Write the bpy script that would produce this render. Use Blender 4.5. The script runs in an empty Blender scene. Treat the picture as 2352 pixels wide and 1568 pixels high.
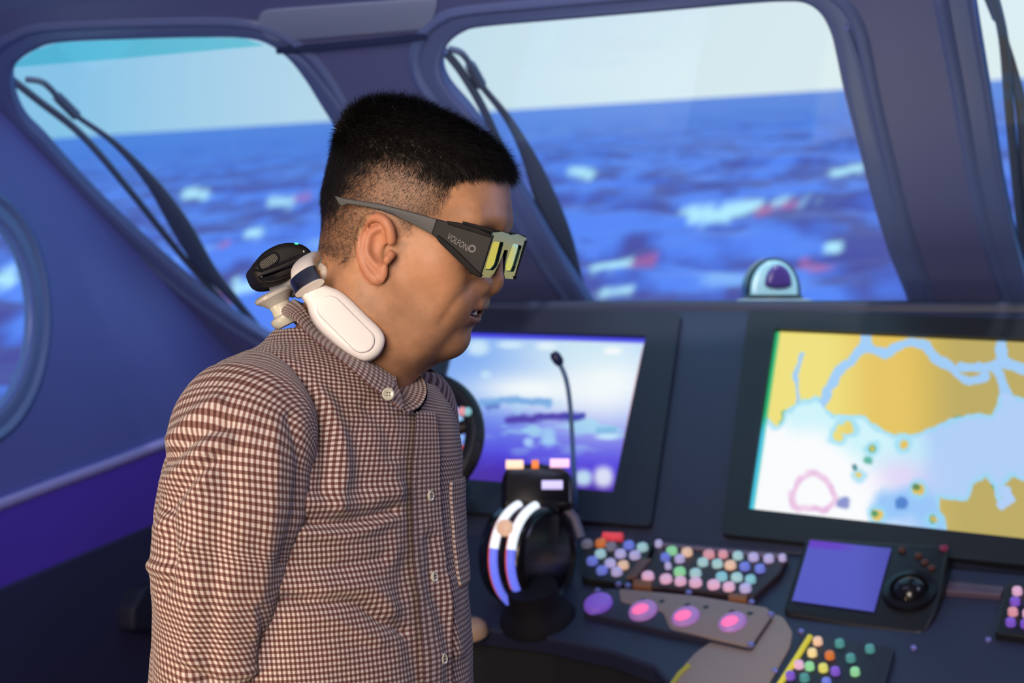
import bpy, bmesh, math, random
import numpy as np
from mathutils import Vector, Matrix

random.seed(7); rng = np.random.default_rng(11)
scene = bpy.context.scene
COL = scene.collection
PI = math.pi

# ------------------------------------------------------------------ camera
W_PX, H_PX = 2352.0, 1568.0
FPX = 70.0 / 36.0 * W_PX
CAM = np.array((0.0, 0.0, 1.50))
PITCH = -math.atan(94.0 / FPX)
FWD = np.array((0, math.cos(PITCH), math.sin(PITCH)))
UPV = np.array((0, -math.sin(PITCH), math.cos(PITCH)))
RGT = np.array((1.0, 0, 0))
cam_d = bpy.data.cameras.new('camera'); cam = bpy.data.objects.new('camera', cam_d); COL.objects.link(cam)
cam.location = CAM; cam.rotation_euler = (PI / 2 + PITCH, 0, 0)
cam_d.lens = 70; cam_d.sensor_width = 36; cam_d.clip_start = 0.05; cam_d.clip_end = 20000
cam_d.dof.use_dof = True; cam_d.dof.focus_distance = 1.80; cam_d.dof.aperture_fstop = 8.5
scene.camera = cam
vs = scene.view_settings
vs.view_transform = 'Standard'; vs.look = 'None'; vs.gamma = 1; vs.exposure = 0.0; vs.use_curve_mapping = False

# ------------------------------------------------------------------ sky
world = bpy.data.worlds.new('sky'); scene.world = world; world.use_nodes = True
wn = world.node_tree; wn.nodes.clear()
wo = wn.nodes.new('ShaderNodeOutputWorld'); wb = wn.nodes.new('ShaderNodeBackground')
tc = wn.nodes.new('ShaderNodeTexCoord'); dt = wn.nodes.new('ShaderNodeVectorMath'); dt.operation = 'DOT_PRODUCT'
dt.inputs[1].default_value = (0.22, 0.97, 0.06)
mr = wn.nodes.new('ShaderNodeMapRange'); mr.inputs[1].default_value = 0.90; mr.inputs[2].default_value = 1.0
mx = wn.nodes.new('ShaderNodeMix'); mx.data_type = 'RGBA'
mx.inputs[6].default_value = (0.27, 0.60, 0.84, 1); mx.inputs[7].default_value = (0.82, 0.94, 0.93, 1)
wn.links.new(tc.outputs['Generated'], dt.inputs[0]); wn.links.new(dt.outputs['Value'], mr.inputs[0])
wn.links.new(mr.outputs[0], mx.inputs[0]); wn.links.new(mx.outputs[2], wb.inputs[0]); wn.links.new(wb.outputs[0], wo.inputs[0])
wb.inputs[1].default_value = 1.0

# ------------------------------------------------------------------ lights
def aim(o, tgt):
    d = Vector(tgt) - o.location
    o.rotation_euler = d.to_track_quat('-Z', 'Y').to_euler()
def area(name, loc, tgt, size, power, col, spread=180, sy=None):
    l = bpy.data.lights.new(name, 'AREA'); l.energy = power; l.color = col; l.size = size
    l.spread = math.radians(spread)
    if sy: l.shape = 'RECTANGLE'; l.size_y = sy
    o = bpy.data.objects.new(name, l); COL.objects.link(o); o.location = loc; aim(o, tgt); return o
area('key_lamp_warm', (-0.65, -0.60, 1.95), (-0.1, 1.85, 1.35), 1.1, 20.5, (1.0, 0.82, 0.68), 90)  # unseen warm key light on a stand, left of the camera
area('floor_lamp_warm', (-1.15, 0.75, 0.75), (-0.25, 1.75, 1.15), 0.3, 3.0, (1.0, 0.70, 0.38), 80)
area('fill_lamp_blue', (-0.1, 2.75, 2.22), (0.1, 3.6, 1.2), 0.9, 12.0, (0.62, 0.68, 1.0), 170, 0.5)  # added bluish fill that lifts the walls and console

area('fill_lamp_indigo', (1.35, 2.35, 2.2), (0.1, 1.85, 1.4), 0.7, 20.0, (0.56, 0.58, 1.0), 120)  # added fill standing for screen glow on face and chest
sun = bpy.data.lights.new('sun', 'SUN'); sun.energy = 1.25; sun.angle = math.radians(3); sun.color = (1.0, 0.97, 0.93)
so = bpy.data.objects.new('sun', sun); COL.objects.link(so); so.location = (0, 0, 30); aim(so, (6, 22, 0))

# ------------------------------------------------------------------ helpers
def lin(r, g, b):
    f = lambda c: (c / 12.92 if c <= 0.04045 else ((c + 0.055) / 1.055) ** 2.4)
    return (f(r / 255), f(g / 255), f(b / 255))
def linarr(a):
    a = np.asarray(a, float) / 255
    return np.where(a <= 0.04045, a / 12.92, ((a + 0.055) / 1.055) ** 2.4)

def ray(px, py):
    return RGT * ((px - W_PX / 2) / FPX) + UPV * ((H_PX / 2 - py) / FPX) + FWD
def at(px, py, Y):
    d = ray(px, py); return CAM + d * (Y / d[1])
def proj(P):
    d = np.asarray(P, float) - CAM
    zz = d @ FWD
    return np.stack([W_PX / 2 + (d @ RGT) / zz * FPX, H_PX / 2 - (d @ UPV) / zz * FPX], -1)
MANY = 1.85
def B(px, py, dy=0.0): return at(px, py, MANY + dy)

def nrm(v): v = np.asarray(v, float); return v / np.linalg.norm(v)
class Plane:
    def __init__(s, o, u, v):
        s.o = np.asarray(o, float); s.u = nrm(u); v = np.asarray(v, float)
        s.v = nrm(v - s.u * (v @ s.u)); s.n = np.cross(s.u, s.v)
    def hit(s, px, py):
        d = ray(px, py); t = ((s.o - CAM) @ s.n) / (d @ s.n); return CAM + d * t
    def uv(s, px, py): p = s.hit(px, py) - s.o; return (p @ s.u, p @ s.v)
    def w(s, u, v, h=0.0): return s.o + s.u * u + s.v * v + s.n * h
    def uvs(s, pts): return [s.uv(*p) for p in pts]

MATS = {}
def mat(name, col, rough=0.5, metal=0.0, emit=None, estr=0.0, spec=0.5, coat=0.0, noise=0.0, nscale=30, bump=0.0):
    if name in MATS: return MATS[name]
    m = bpy.data.materials.new(name); m.use_nodes = True; nt = m.node_tree
    b = nt.nodes['Principled BSDF']
    b.inputs['Base Color'].default_value = (*col, 1); b.inputs['Roughness'].default_value = rough
    b.inputs['Metallic'].default_value = metal; b.inputs['Specular IOR Level'].default_value = spec
    b.inputs['Coat Weight'].default_value = coat
    if emit is not None:
        b.inputs['Emission Color'].default_value = (*emit, 1); b.inputs['Emission Strength'].default_value = estr
    if noise or bump:
        t = nt.nodes.new('ShaderNodeTexCoord'); n = nt.nodes.new('ShaderNodeTexNoise')
        n.inputs['Scale'].default_value = nscale; n.inputs['Detail'].default_value = 4
        nt.links.new(t.outputs['Object'], n.inputs['Vector'])
        if noise:
            r = nt.nodes.new('ShaderNodeMix'); r.data_type = 'RGBA'
            r.inputs[6].default_value = tuple(c * (1 - noise) for c in col) + (1,)
            r.inputs[7].default_value = tuple(min(1, c * (1 + noise)) for c in col) + (1,)
            nt.links.new(n.outputs['Fac'], r.inputs[0]); nt.links.new(r.outputs[2], b.inputs['Base Color'])
        if bump:
            bp = nt.nodes.new('ShaderNodeBump'); bp.inputs['Strength'].default_value = bump; bp.inputs['Distance'].default_value = 0.001
            nt.links.new(n.outputs['Fac'], bp.inputs['Height']); nt.links.new(bp.outputs[0], b.inputs['Normal'])
    MATS[name] = m; return m
def colmat(name, rough=0.5, emit=0.0, spec=0.4, sss=0.0, bump=0.0, bscale=400, base=1.0):
    """material whose colour comes from the mesh's own colour attribute 'col'"""
    m = bpy.data.materials.new(name); m.use_nodes = True; nt = m.node_tree; b = nt.nodes['Principled BSDF']
    a = nt.nodes.new('ShaderNodeAttribute'); a.attribute_name = 'col'
    b.inputs['Roughness'].default_value = rough; b.inputs['Specular IOR Level'].default_value = spec
    if emit:
        nt.links.new(a.outputs['Color'], b.inputs['Emission Color']); b.inputs['Emission Strength'].default_value = emit
        b.inputs['Base Color'].default_value = (0.01, 0.01, 0.012, 1)
    else: nt.links.new(a.outputs['Color'], b.inputs['Base Color'])
    if sss:
        b.inputs['Subsurface Weight'].default_value = sss; b.inputs['Subsurface Radius'].default_value = (1.0, 0.35, 0.2)
        b.inputs['Subsurface Scale'].default_value = 0.004
    if bump:
        t = nt.nodes.new('ShaderNodeTexCoord'); n = nt.nodes.new('ShaderNodeTexNoise'); n.inputs['Scale'].default_value = bscale
        n.inputs['Detail'].default_value = 3
        bp = nt.nodes.new('ShaderNodeBump'); bp.inputs['Strength'].default_value = bump; bp.inputs['Distance'].default_value = 0.0008
        nt.links.new(t.outputs['Object'], n.inputs['Vector']); nt.links.new(n.outputs['Fac'], bp.inputs['Height'])
        nt.links.new(bp.outputs[0], b.inputs['Normal'])
    MATS[name] = m; return m

ORG = {}
def props(o, label=None, cat=None, group=None, kind=None):
    if label: o['label'] = label
    if cat: o['category'] = cat
    if group: o['group'] = group
    if kind: o['kind'] = kind
    return o
def thing(name, loc, label, cat, group=None, kind=None):
    o = bpy.data.objects.new(name, None); COL.objects.link(o); o.location = loc; o.empty_display_size = 0.05
    ORG[o.name] = np.asarray(loc, float); return props(o, label, cat, group, kind)
def mk(name, vf, m, parent=None, smooth=True, label=None, cat=None, group=None, kind=None, col=None, uv=None, sharp=None):
    v, f = vf; v = np.asarray(v, float)
    c = (v.min(0) + v.max(0)) / 2; c[2] = v[:, 2].min()
    me = bpy.data.meshes.new(name)
    if isinstance(f, np.ndarray):
        n = len(f); k = f.shape[1]
        me.vertices.add(len(v)); me.vertices.foreach_set('co', (v - c).ravel())
        me.loops.add(n * k); me.loops.foreach_set('vertex_index', f.ravel().astype(np.int32))
        me.polygons.add(n); me.polygons.foreach_set('loop_start', np.arange(0, n * k, k, dtype=np.int32))
        me.polygons.foreach_set('loop_total', np.full(n, k, dtype=np.int32)); me.update(calc_edges=True)
    else:
        me.from_pydata((v - c).tolist(), [], f); me.update()
    if smooth:
        me.polygons.foreach_set('use_smooth', np.ones(len(me.polygons), bool))
        if sharp is not False: me.set_sharp_from_angle(angle=math.radians(sharp or 40))
    if col is not None:
        a = me.color_attributes.new('col', 'FLOAT_COLOR', 'POINT')
        cc = np.ones((len(v), 4), np.float32); cc[:, :3] = col; a.data.foreach_set('color', cc.ravel())
    if uv is not None:
        li = np.empty(len(me.loops), np.int32); me.loops.foreach_get('vertex_index', li)
        l = me.uv_layers.new(name='UVMap'); l.data.foreach_set('uv', np.asarray(uv, np.float32)[li].ravel())
    if m: me.materials.append(m)
    o = bpy.data.objects.new(name, me); COL.objects.link(o); ORG[o.name] = c
    if parent is not None:
        o.parent = parent; o.location = c - ORG[parent.name]
    else: o.location = c
    return props(o, label, cat, group, kind)

def join(*parts):
    V = []; Fc = []; n = 0
    for v, f in parts:
        v = np.asarray(v, float); V.append(v); Fc += [tuple(int(i) + n for i in q) for q in f]; n += len(v)
    return np.concatenate(V), Fc
def cr(pts, n, closed=False):
    """Catmull-Rom through pts, n samples per span"""
    P = np.asarray(pts, float); N = len(P); out = []
    spans = N if closed else N - 1
    for i in range(spans):
        if closed: a, b, c, d = P[(i - 1) % N], P[i], P[(i + 1) % N], P[(i + 2) % N]
        else: a, b, c, d = P[max(i - 1, 0)], P[i], P[i + 1], P[min(i + 2, N - 1)]
        for k in range(n):
            t = k / n
            out.append(0.5 * ((2 * b) + (c - a) * t + (2 * a - 5 * b + 4 * c - d) * t * t + (-a + 3 * b - 3 * c + d) * t ** 3))
    if not closed: out.append(P[-1])
    return np.array(out)
def area2(p):
    p = np.asarray(p); x, y = p[:, 0], p[:, 1]; return 0.5 * np.sum(x * np.roll(y, -1) - y * np.roll(x, -1))
def inset(p, d):
    p = np.asarray(p, float); a = p - np.roll(p, 1, 0); b = np.roll(p, -1, 0) - p
    a /= np.linalg.norm(a, axis=1)[:, None] + 1e-12; b /= np.linalg.norm(b, axis=1)[:, None] + 1e-12
    na = np.stack([-a[:, 1], a[:, 0]], 1); nb = np.stack([-b[:, 1], b[:, 0]], 1)
    m = na + nb; m /= np.maximum(np.sum(m * na, 1), 0.5)[:, None] + 1e-9
    m /= 1.0
    return p + m * d
def fillet(pts, r, n=6):
    """round the corners of a polygon; r scalar or list"""
    P = np.asarray(pts, float); N = len(P); out = []
    for i in range(N):
        rr = r[i] if hasattr(r, '__len__') else r
        a, b, c = P[i - 1], P[i], P[(i + 1) % N]
        u = a - b; v = c - b; lu, lv = np.linalg.norm(u), np.linalg.norm(v); t = min(rr, lu * .48, lv * .48)
        s, e = b + u / lu * t, b + v / lv * t
        for k in range(n + 1):
            q = k / n; out.append((1 - q) ** 2 * s + 2 * q * (1 - q) * b + q * q * e)
    return np.array(out)
def slab(pl, poly, h0, h1, bev=0.0, nb=3):
    """prism on a Plane from polygon uv; rounded top edge"""
    p = np.asarray(poly, float)
    if area2(p) < 0: p = p[::-1]
    rings = [(p, h0)]
    if bev > 0:
        for k in range(nb + 1):
            a = k / nb * PI / 2; rings.append((inset(p, bev * (1 - math.cos(a))), h1 - bev + bev * math.sin(a)))
    else: rings.append((p, h1))
    N = len(p); V = []; Fc = []
    for q, h in rings: V += [pl.w(x, y, h) for x, y in q]
    for r in range(len(rings) - 1):
        for i in range(N):
            j = (i + 1) % N; Fc.append((r * N + i, r * N + j, (r + 1) * N + j, (r + 1) * N + i))
    Fc.append(tuple(range(N))[::-1]); Fc.append(tuple((len(rings) - 1) * N + i for i in range(N)))
    return np.array(V), Fc
def frames(path, up=(0, 0, 1)):
    P = np.asarray(path, float); T = np.gradient(P, axis=0); T /= np.linalg.norm(T, axis=1)[:, None] + 1e-12
    s = np.cross(T[0], up)
    if np.linalg.norm(s) < 1e-3: s = np.cross(T[0], (1, 0, 0))
    s = nrm(s); S = []; U = []
    for t in T:
        s = nrm(s - t * (s @ t)); S.append(s); U.append(np.cross(s, t))
    return P, T, np.array(S), np.array(U)
def tube(path, r, seg=12, up=(0, 0, 1), caps=True, sq=1.0, rx=None, sup=2.0):
    """sweep; r across (side), rx across (up dir) default r; sup = superellipse exponent"""
    P, T, S, U = frames(path, up); n = len(P)
    r = np.broadcast_to(np.asarray(r, float), (n,)); r2 = r * sq if rx is None else np.broadcast_to(np.asarray(rx, float), (n,))
    a = np.arange(seg) * 2 * PI / seg
    ca = np.sign(np.cos(a)) * np.abs(np.cos(a)) ** (2 / sup); sa = np.sign(np.sin(a)) * np.abs(np.sin(a)) ** (2 / sup)
    V = (P[:, None] + S[:, None] * (r[:, None] * ca)[..., None] + U[:, None] * (r2[:, None] * sa)[..., None]).reshape(-1, 3)
    Fc = [(i * seg + k, i * seg + (k + 1) % seg, (i + 1) * seg + (k + 1) % seg, (i + 1) * seg + k) for i in range(n - 1) for k in range(seg)]
    if caps: Fc += [tuple(range(seg))[::-1], tuple((n - 1) * seg + k for k in range(seg))]
    return V, Fc
def lathe(o, axis, prof, seg=24, ref=(0, 0, 1), a0=0, a1=2 * PI):
    """prof: list of (radius, height along axis)"""
    ax = nrm(axis); ref = np.asarray(ref, float)
    if abs(ax @ nrm(ref)) > 0.95: ref = np.array((1.0, 0, 0))
    s = nrm(np.cross(ref, ax)); t = np.cross(ax, s); full = abs(a1 - a0 - 2 * PI) < 1e-6
    m = seg if full else seg + 1; V = []; Fc = []
    for r, h in prof:
        for k in range(m):
            a = a0 + (a1 - a0) * k / seg; V.append(np.asarray(o) + ax * h + (s * math.cos(a) + t * math.sin(a)) * max(r, 1e-5))
    for i in range(len(prof) - 1):
        for k in range(seg):
            j = (k + 1) % m; Fc.append((i * m + k, i * m + j, (i + 1) * m + j, (i + 1) * m + k))
    if full: Fc += [tuple(range(m))[::-1], tuple((len(prof) - 1) * m + k for k in range(m))]
    return np.array(V), Fc
def rbox(pl, cu, cv, hu, hv, h0, h1, r=0.01, bev=0.003):
    return slab(pl, fillet([(cu - hu, cv - hv), (cu + hu, cv - hv), (cu + hu, cv + hv), (cu - hu, cv + hv)], r), h0, h1, bev)
def holed(pl, outer, holes, h0, h1):
    """flat plate with holes on a plane (curve fill), returned as (verts, faces)"""
    cu = bpy.data.curves.new('tmp', 'CURVE'); cu.dimensions = '2D'; cu.fill_mode = 'BOTH'; cu.extrude = (h1 - h0) / 2
    for p in [outer] + holes:
        s = cu.splines.new('POLY'); s.points.add(len(p) - 1); s.use_cyclic_u = True
        for i, q in enumerate(p): s.points[i].co = (q[0], q[1], 0, 1)
    o = bpy.data.objects.new('tmp', cu); COL.objects.link(o)
    dg = bpy.context.evaluated_depsgraph_get(); dg.update()
    me = bpy.data.meshes.new_from_object(o.evaluated_get(dg))
    V = np.array([v.co[:] for v in me.vertices]); Fc = [tuple(p.vertices) for p in me.polygons]
    bpy.data.objects.remove(o); bpy.data.curves.remove(cu); bpy.data.meshes.remove(me)
    hm = (h0 + h1) / 2
    return np.array([pl.w(x, y, z + hm) for x, y, z in V]), Fc
def ringstrip(pl, poly, levels):
    """closed moulding: list of (inset distance, height) applied to a polygon"""
    p = np.asarray(poly, float)
    if area2(p) < 0: p = p[::-1]
    N = len(p); V = []; Fc = []
    for d, h in levels: V += [pl.w(x, y, h) for x, y in inset(p, d)]
    for r in range(len(levels) - 1):
        for i in range(N):
            j = (i + 1) % N; Fc.append((r * N + i, r * N + j, (r + 1) * N + j, (r + 1) * N + i))
    return np.array(V), Fc
def quadgrid(pl, corners_px, nx, ny, h):
    """grid over a px quad (TL,TR,BR,BL) on plane; returns vf and px coords of each vertex"""
    c = [np.array(q, float) for q in corners_px]
    s, t = np.meshgrid(np.linspace(0, 1, nx), np.linspace(0, 1, ny)); s = s.ravel(); t = t.ravel()
    uv = [np.array(pl.uv(*q)) for q in c]
    bl = lambda q: ((1 - s) * (1 - t))[:, None] * q[0] + (s * (1 - t))[:, None] * q[1] + (s * t)[:, None] * q[2] + ((1 - s) * t)[:, None] * q[3]
    p = bl(uv); V = pl.o + p[:, :1] * pl.u + p[:, 1:] * pl.v + pl.n * h
    i = (np.arange(ny - 1)[:, None] * nx + np.arange(nx - 1)).ravel()
    Fc = np.stack([i, i + nx, i + nx + 1, i + 1], 1)
    return (V, Fc), proj(V)
def seg_dist(p, pts):
    """distance of points p (N,2) to polyline"""
    d = np.full(len(p), 1e9)
    for a, b in zip(pts[:-1], pts[1:]):
        a = np.asarray(a, float); b = np.asarray(b, float); ab = b - a
        t = np.clip(((p - a) @ ab) / max(ab @ ab, 1e-12), 0, 1); d = np.minimum(d, np.linalg.norm(p - a - t[:, None] * ab, axis=1))
    return d
def inpoly(p, poly):
    poly = np.asarray(poly, float); x, y = p[:, 0], p[:, 1]; ins = np.zeros(len(p), bool); j = len(poly) - 1
    for i in range(len(poly)):
        xi, yi = poly[i]; xj, yj = poly[j]
        c = ((yi > y) != (yj > y)) & (x < (xj - xi) * (y - yi) / (yj - yi + 1e-12) + xi); ins ^= c; j = i
    return ins
def sdpoly(p, poly):
    """signed distance, positive inside"""
    d = seg_dist(p, list(poly) + [poly[0]]); return np.where(inpoly(p, poly), d, -d)
def sstep(a, b, x): t = np.clip((x - a) / (b - a), 0, 1); return t * t * (3 - 2 * t)
def vnoise(p, seed=0):
    """smooth value noise, any dims"""
    p = np.asarray(p, float); i = np.floor(p).astype(np.int64); f = p - i; f = f * f * (3 - 2 * f); D = p.shape[1]
    out = np.zeros(len(p))
    for c in range(2 ** D):
        w = np.ones(len(p)); h = np.full(len(p), seed * 374761393 + 1442695, np.int64)
        for k in range(D):
            b = (c >> k) & 1; w = w * (f[:, k] if b else 1 - f[:, k]); h = (h ^ ((i[:, k] + b) * (668265263, 2246822519, 3266489917)[k])) * 1274126177 & 0x7fffffff
        h = ((h ^ (h >> 13)) * 1103515245) & 0x7fffffff
        out += w * (h / 0x7fffffff)
    return out
def fbm(p, o=4, seed=0):
    p = np.asarray(p, float); s = 0; a = 0.5; t = 0
    for k in range(o): s = s + a * vnoise(p * 2 ** k, seed + k); t += a; a *= 0.5
    return s / t
# ================================================================== the ship's bridge: planes
YAW = math.radians(24)
NH = np.array((math.sin(YAW), math.cos(YAW), 0.0)); UH = np.array((math.cos(YAW), -math.sin(YAW), 0.0)); ZZ = np.array((0, 0, 1.0))
RAKE = math.radians(60)
PW = Plane((0, 4.1, 1.5), UH, -NH * math.sin(RAKE) + ZZ * math.cos(RAKE))        # raked windscreen
corner = PW.hit(470, 735)
def off(pl, h): return Plane(pl.w(0, 0, h), pl.u, pl.v)
PL = Plane(corner, NH, ZZ)                                                       # port side wall
PP = Plane((0, 3.85, 1.5), UH, NH * math.cos(math.radians(45)) + ZZ * math.sin(math.radians(45)))   # instrument panel
PD = Plane(PP.hit(1700, 1262), UH, NH * math.cos(math.radians(24)) + ZZ * math.sin(math.radians(24)))  # sloping desk

M_wall = mat('wall_paint_blue', (0.16, 0.195, 0.47), 0.42, noise=0.06, nscale=3)
M_wallL = mat('side_wall_paint', (0.15, 0.175, 0.58), 0.45, noise=0.06, nscale=3)
M_pill = mat('pillar_paint', (0.17, 0.19, 0.50), 0.4)
M_rim = mat('window_rim_paint', (0.15, 0.22, 0.52), 0.3)
M_head = mat('headliner_paint', (0.34, 0.44, 0.72), 0.38)
M_rail = mat('rail_lilac', (0.42, 0.36, 0.85), 0.35)
M_violet = mat('violet_glow_panel', (0.13, 0.06, 0.68), 0.45)  # violet paint deepened to hold the glow on the lower wall
M_navy = mat('navy_floor', (0.036, 0.036, 0.115), 0.6)
M_navy2 = mat('navy_locker', (0.016, 0.016, 0.045), 0.6)
M_con = mat('console_slate', (0.035, 0.045, 0.095), 0.5, bump=0.15, nscale=900)
M_con2 = mat('console_dark', (0.022, 0.025, 0.045), 0.45)
M_black = mat('black_plastic', (0.012, 0.012, 0.016), 0.4)
M_blackg = mat('black_gloss', (0.008, 0.008, 0.012), 0.2)
M_wiper = mat('wiper_rubber', (0.10, 0.13, 0.21), 0.6)
M_chrome = mat('chrome', (0.8, 0.82, 0.85), 0.12, metal=1.0)

def glassmat(name, tint, gloss):
    m = bpy.data.materials.new(name); m.use_nodes = True; nt = m.node_tree; nt.nodes.clear()
    o = nt.nodes.new('ShaderNodeOutputMaterial'); t = nt.nodes.new('ShaderNodeBsdfTransparent'); g = nt.nodes.new('ShaderNodeBsdfGlossy')
    x = nt.nodes.new('ShaderNodeMixShader'); t.inputs[0].default_value = (*tint, 1); g.inputs['Roughness'].default_value = 0.03
    x.inputs[0].default_value = gloss
    nt.links.new(t.outputs[0], x.inputs[1]); nt.links.new(g.outputs[0], x.inputs[2]); nt.links.new(x.outputs[0], o.inputs[0]); return m
M_glass = glassmat('window_glass', (0.97, 0.98, 1.0), 0.03)
M_tint = glassmat('sunband_glass', (0.62, 0.93, 0.93), 0.03)

# ---------------- window openings (photo px, traced on the windscreen plane)
WIN1 = [(22, 190), (26, 163), (45, 138), (80, 115), (135, 98), (300, 90), (470, 86), (560, 88), (612, 100), (660, 133), (700, 182),
        (735, 238), (785, 318), (850, 430), (920, 555), (990, 672), (1010, 718), (985, 742), (850, 778), (720, 800), (655, 795), (590, 762), (500, 702), (400, 622),
        (250, 485), (150, 382), (95, 320), (55, 280), (32, 238)]
WIN2 = [(1012, 165), (1016, 128), (1032, 98), (1064, 74), (1110, 62), (1300, 45), (1500, 28), (1700, 10), (1800, 4), (1850, 8), (1885, 32), (1908, 75), (1922, 130),
        (1940, 215), (1975, 350), (2010, 480), (2045, 590), (2078, 672), (2100, 745), (2090, 770), (1900, 775), (1600, 775), (1420, 775), (1390, 760), (1345, 685), (1290, 600), (1220, 480), (1150, 370), (1085, 270), (1030, 205)]
WIN3 = [(2240, 40), (2235, -10), (2250, -60), (2300, -95), (2420, -110), (2700, -135), (2820, -130), (2870, -80), (2900, 60), (2935, 300), (2960, 560), (2965, 720), (2940, 765), (2700, 770), (2440, 772), (2400, 755), (2360, 660), (2310, 470), (2270, 220)]
PORT = [(-55 + 130 * math.cos(a), 728 + 235 * math.sin(a)) for a in np.linspace(0, 2 * PI, 40, endpoint=False)]
def w_uv(pl, px, n=5): return np.array(cr(pl.uvs(px), n, True))
uw = [w_uv(PW, w) for w in (WIN1, WIN2, WIN3)]; up_ = np.array(pl_ := PL.uvs(PORT))
vtop = PW.uv(500, -12)[1]
uL = PW.uv(470, 735)[0]; uR = PW.uv(3150, 690)[0] + 2.2
wall_f = mk('wall_front', holed(PW, [(uL - 0.02, -0.32), (uR, -0.32), (uR, vtop), (uL - 0.02, vtop)], [list(u) for u in uw], -0.018, 0.0), M_wall, smooth=False, kind='structure')
# lower front wall under the windscreen, down to the floor
b0 = PW.w(uL, -0.32); b1 = PW.w(uR, -0.32)
PF = Plane((b0[0], b0[1], 0), UH, ZZ)
mk('wall_front_lower', slab(PF, [(-0.02, 0), (uR - uL, 0), (uR - uL, b0[2] + 0.02), (-0.02, b0[2] + 0.02)], -0.06, 0.0), M_con, smooth=False, kind='structure')
# ceiling, side and back walls, floor
c0 = PW.w(uL - 0.02, vtop); c1 = PW.w(uR, vtop)
bk = -NH * 5.6
zt = 2.75
ceil_v = np.array([c0 + ZZ * 0, c1, c1 + bk + ZZ * (zt - c1[2]), c0 + bk + ZZ * (zt - c0[2])])
ceil_v = np.concatenate([ceil_v, ceil_v + ZZ * 0.08])
mk('ceiling', (ceil_v, [(0, 1, 2, 3), (7, 6, 5, 4), (0, 4, 5, 1), (1, 5, 6, 2), (2, 6, 7, 3), (3, 7, 4, 0)]), M_head, smooth=False, kind='structure')
# port wall: outline on PL; the corner with the windscreen follows the rake
t0 = ((c0 - PL.o) @ NH); zc = c0[2] - PL.o[2]
tb = ((b0 - PL.o) @ NH); zb = b0[2] - PL.o[2]; z0 = -PL.o[2]
outer = [(tb + 0.0, z0), (tb, zb), (t0, zc), (t0 - 5.6, zt - PL.o[2]), (t0 - 5.6, z0)]
mk('wall_left', holed(PL, outer, [list(up_)], -0.018, 0.0), M_wallL, smooth=False, kind='structure')
PRW = Plane(c1, -NH, ZZ)
tr = lambda P: ((P - c1) @ -NH, P[2] - c1[2])
o_r = [tr(b1 + NH * 0 - ZZ * b1[2]), tr(b1), (0, 0), (5.6, zt - c1[2]), (5.6, -c1[2])]
mk('wall_right', slab(PRW, o_r, -0.06, 0.0), M_wall, smooth=False, kind='structure')
PB = Plane(c0 + bk - ZZ * c0[2], -UH, ZZ)
LW = (c1 - c0) @ UH
mk('wall_back', slab(PB, [(-LW, 0), (0.0, 0), (0.0, zt), (-LW, zt)], -0.06, 0.0), M_wallL, smooth=False, kind='structure')
PFl = Plane(c0 + bk - ZZ * c0[2], UH, NH)
mk('floor', slab(PFl, [(-0.1, -0.1), (LW + 0.1, -0.1), (LW + 0.1, 7.6), (-0.1, 7.6)], -0.06, 0.0), M_navy, smooth=False, kind='structure')

# windows: rim moulding, inner reveal, pane, sun band
def window(n, pl, poly, label_kind):
    w = thing('window_%d' % n, pl.w(*np.mean(poly, 0)), None, None, kind='structure')
    mk('window_frame', ringstrip(pl, poly, [(-0.058, -0.001), (-0.054, 0.005), (-0.046, 0.008), (-0.038, 0.005), (-0.034, 0.001), (-0.012, 0.003), (-0.004, 0.001), (0.002, -0.006), (0.003, -0.018)]), M_rim, w)
    pp = inset(poly if area2(poly) > 0 else poly[::-1], -0.004)
    mk('pane', slab(pl, pp, -0.013, -0.010), M_glass, w, smooth=False)
    return w
win1 = window(1, PW, uw[0], ''); win2 = window(2, PW, uw[1], ''); win3 = window(3, PW, uw[2], ''); win4 = window(4, PL, up_, '')
band = [(15, 150), (300, 129), (640, 100), (600, 70), (300, 62), (60, 75), (0, 110)]
bandc = [(28, 154), (300, 132), (605, 104), (560, 89), (470, 87), (300, 91), (135, 99), (80, 116), (47, 139), (30, 150)]
mk('sun_band', slab(off(PW, -0.008), off(PW, -0.008).uvs(bandc), -0.001, 0.001), M_tint, win1, smooth=False, label='pale green tinted sun band')

# headliner band and trims on the windscreen wall
hb = [(596, 96), (1002, 62), (1012, 40), (1030, 5), (560, 20), (575, 70)]
mk('trim_1', slab(PW, fillet(PW.uvs([(626, 93), (984, 64), (1000, 30), (1008, -8), (600, 22), (590, 60)]), 0.02), 0.0005, 0.004, 0.002), M_head, kind='structure')
p_a = [PW.w(*PW.uv(*q), 0.008) for q in [(640, 108), (760, 98), (880, 86), (980, 74)]]
mk('trim_2', tube(p_a, 0.006, 8), mat('dark_seam', (0.02, 0.035, 0.12), 0.5), kind='structure')
p_b = [PW.w(*PW.uv(*q), 0.004) for q in [(660, 112), (700, 140), (760, 215), (830, 320), (900, 440), (970, 560), (1050, 690)]]
mk('trim_3', tube(cr(p_b, 5), 0.008, 8), M_rim, kind='structure')
p_c = [PW.w(*PW.uv(*q), 0.004) for q in [(1945, 60), (1975, 150), (2010, 300), (2060, 480), (2110, 620), (2135, 690)]]
mk('trim_4', tube(cr(p_c, 5), 0.004, 8), M_rim, kind='structure')

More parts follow.
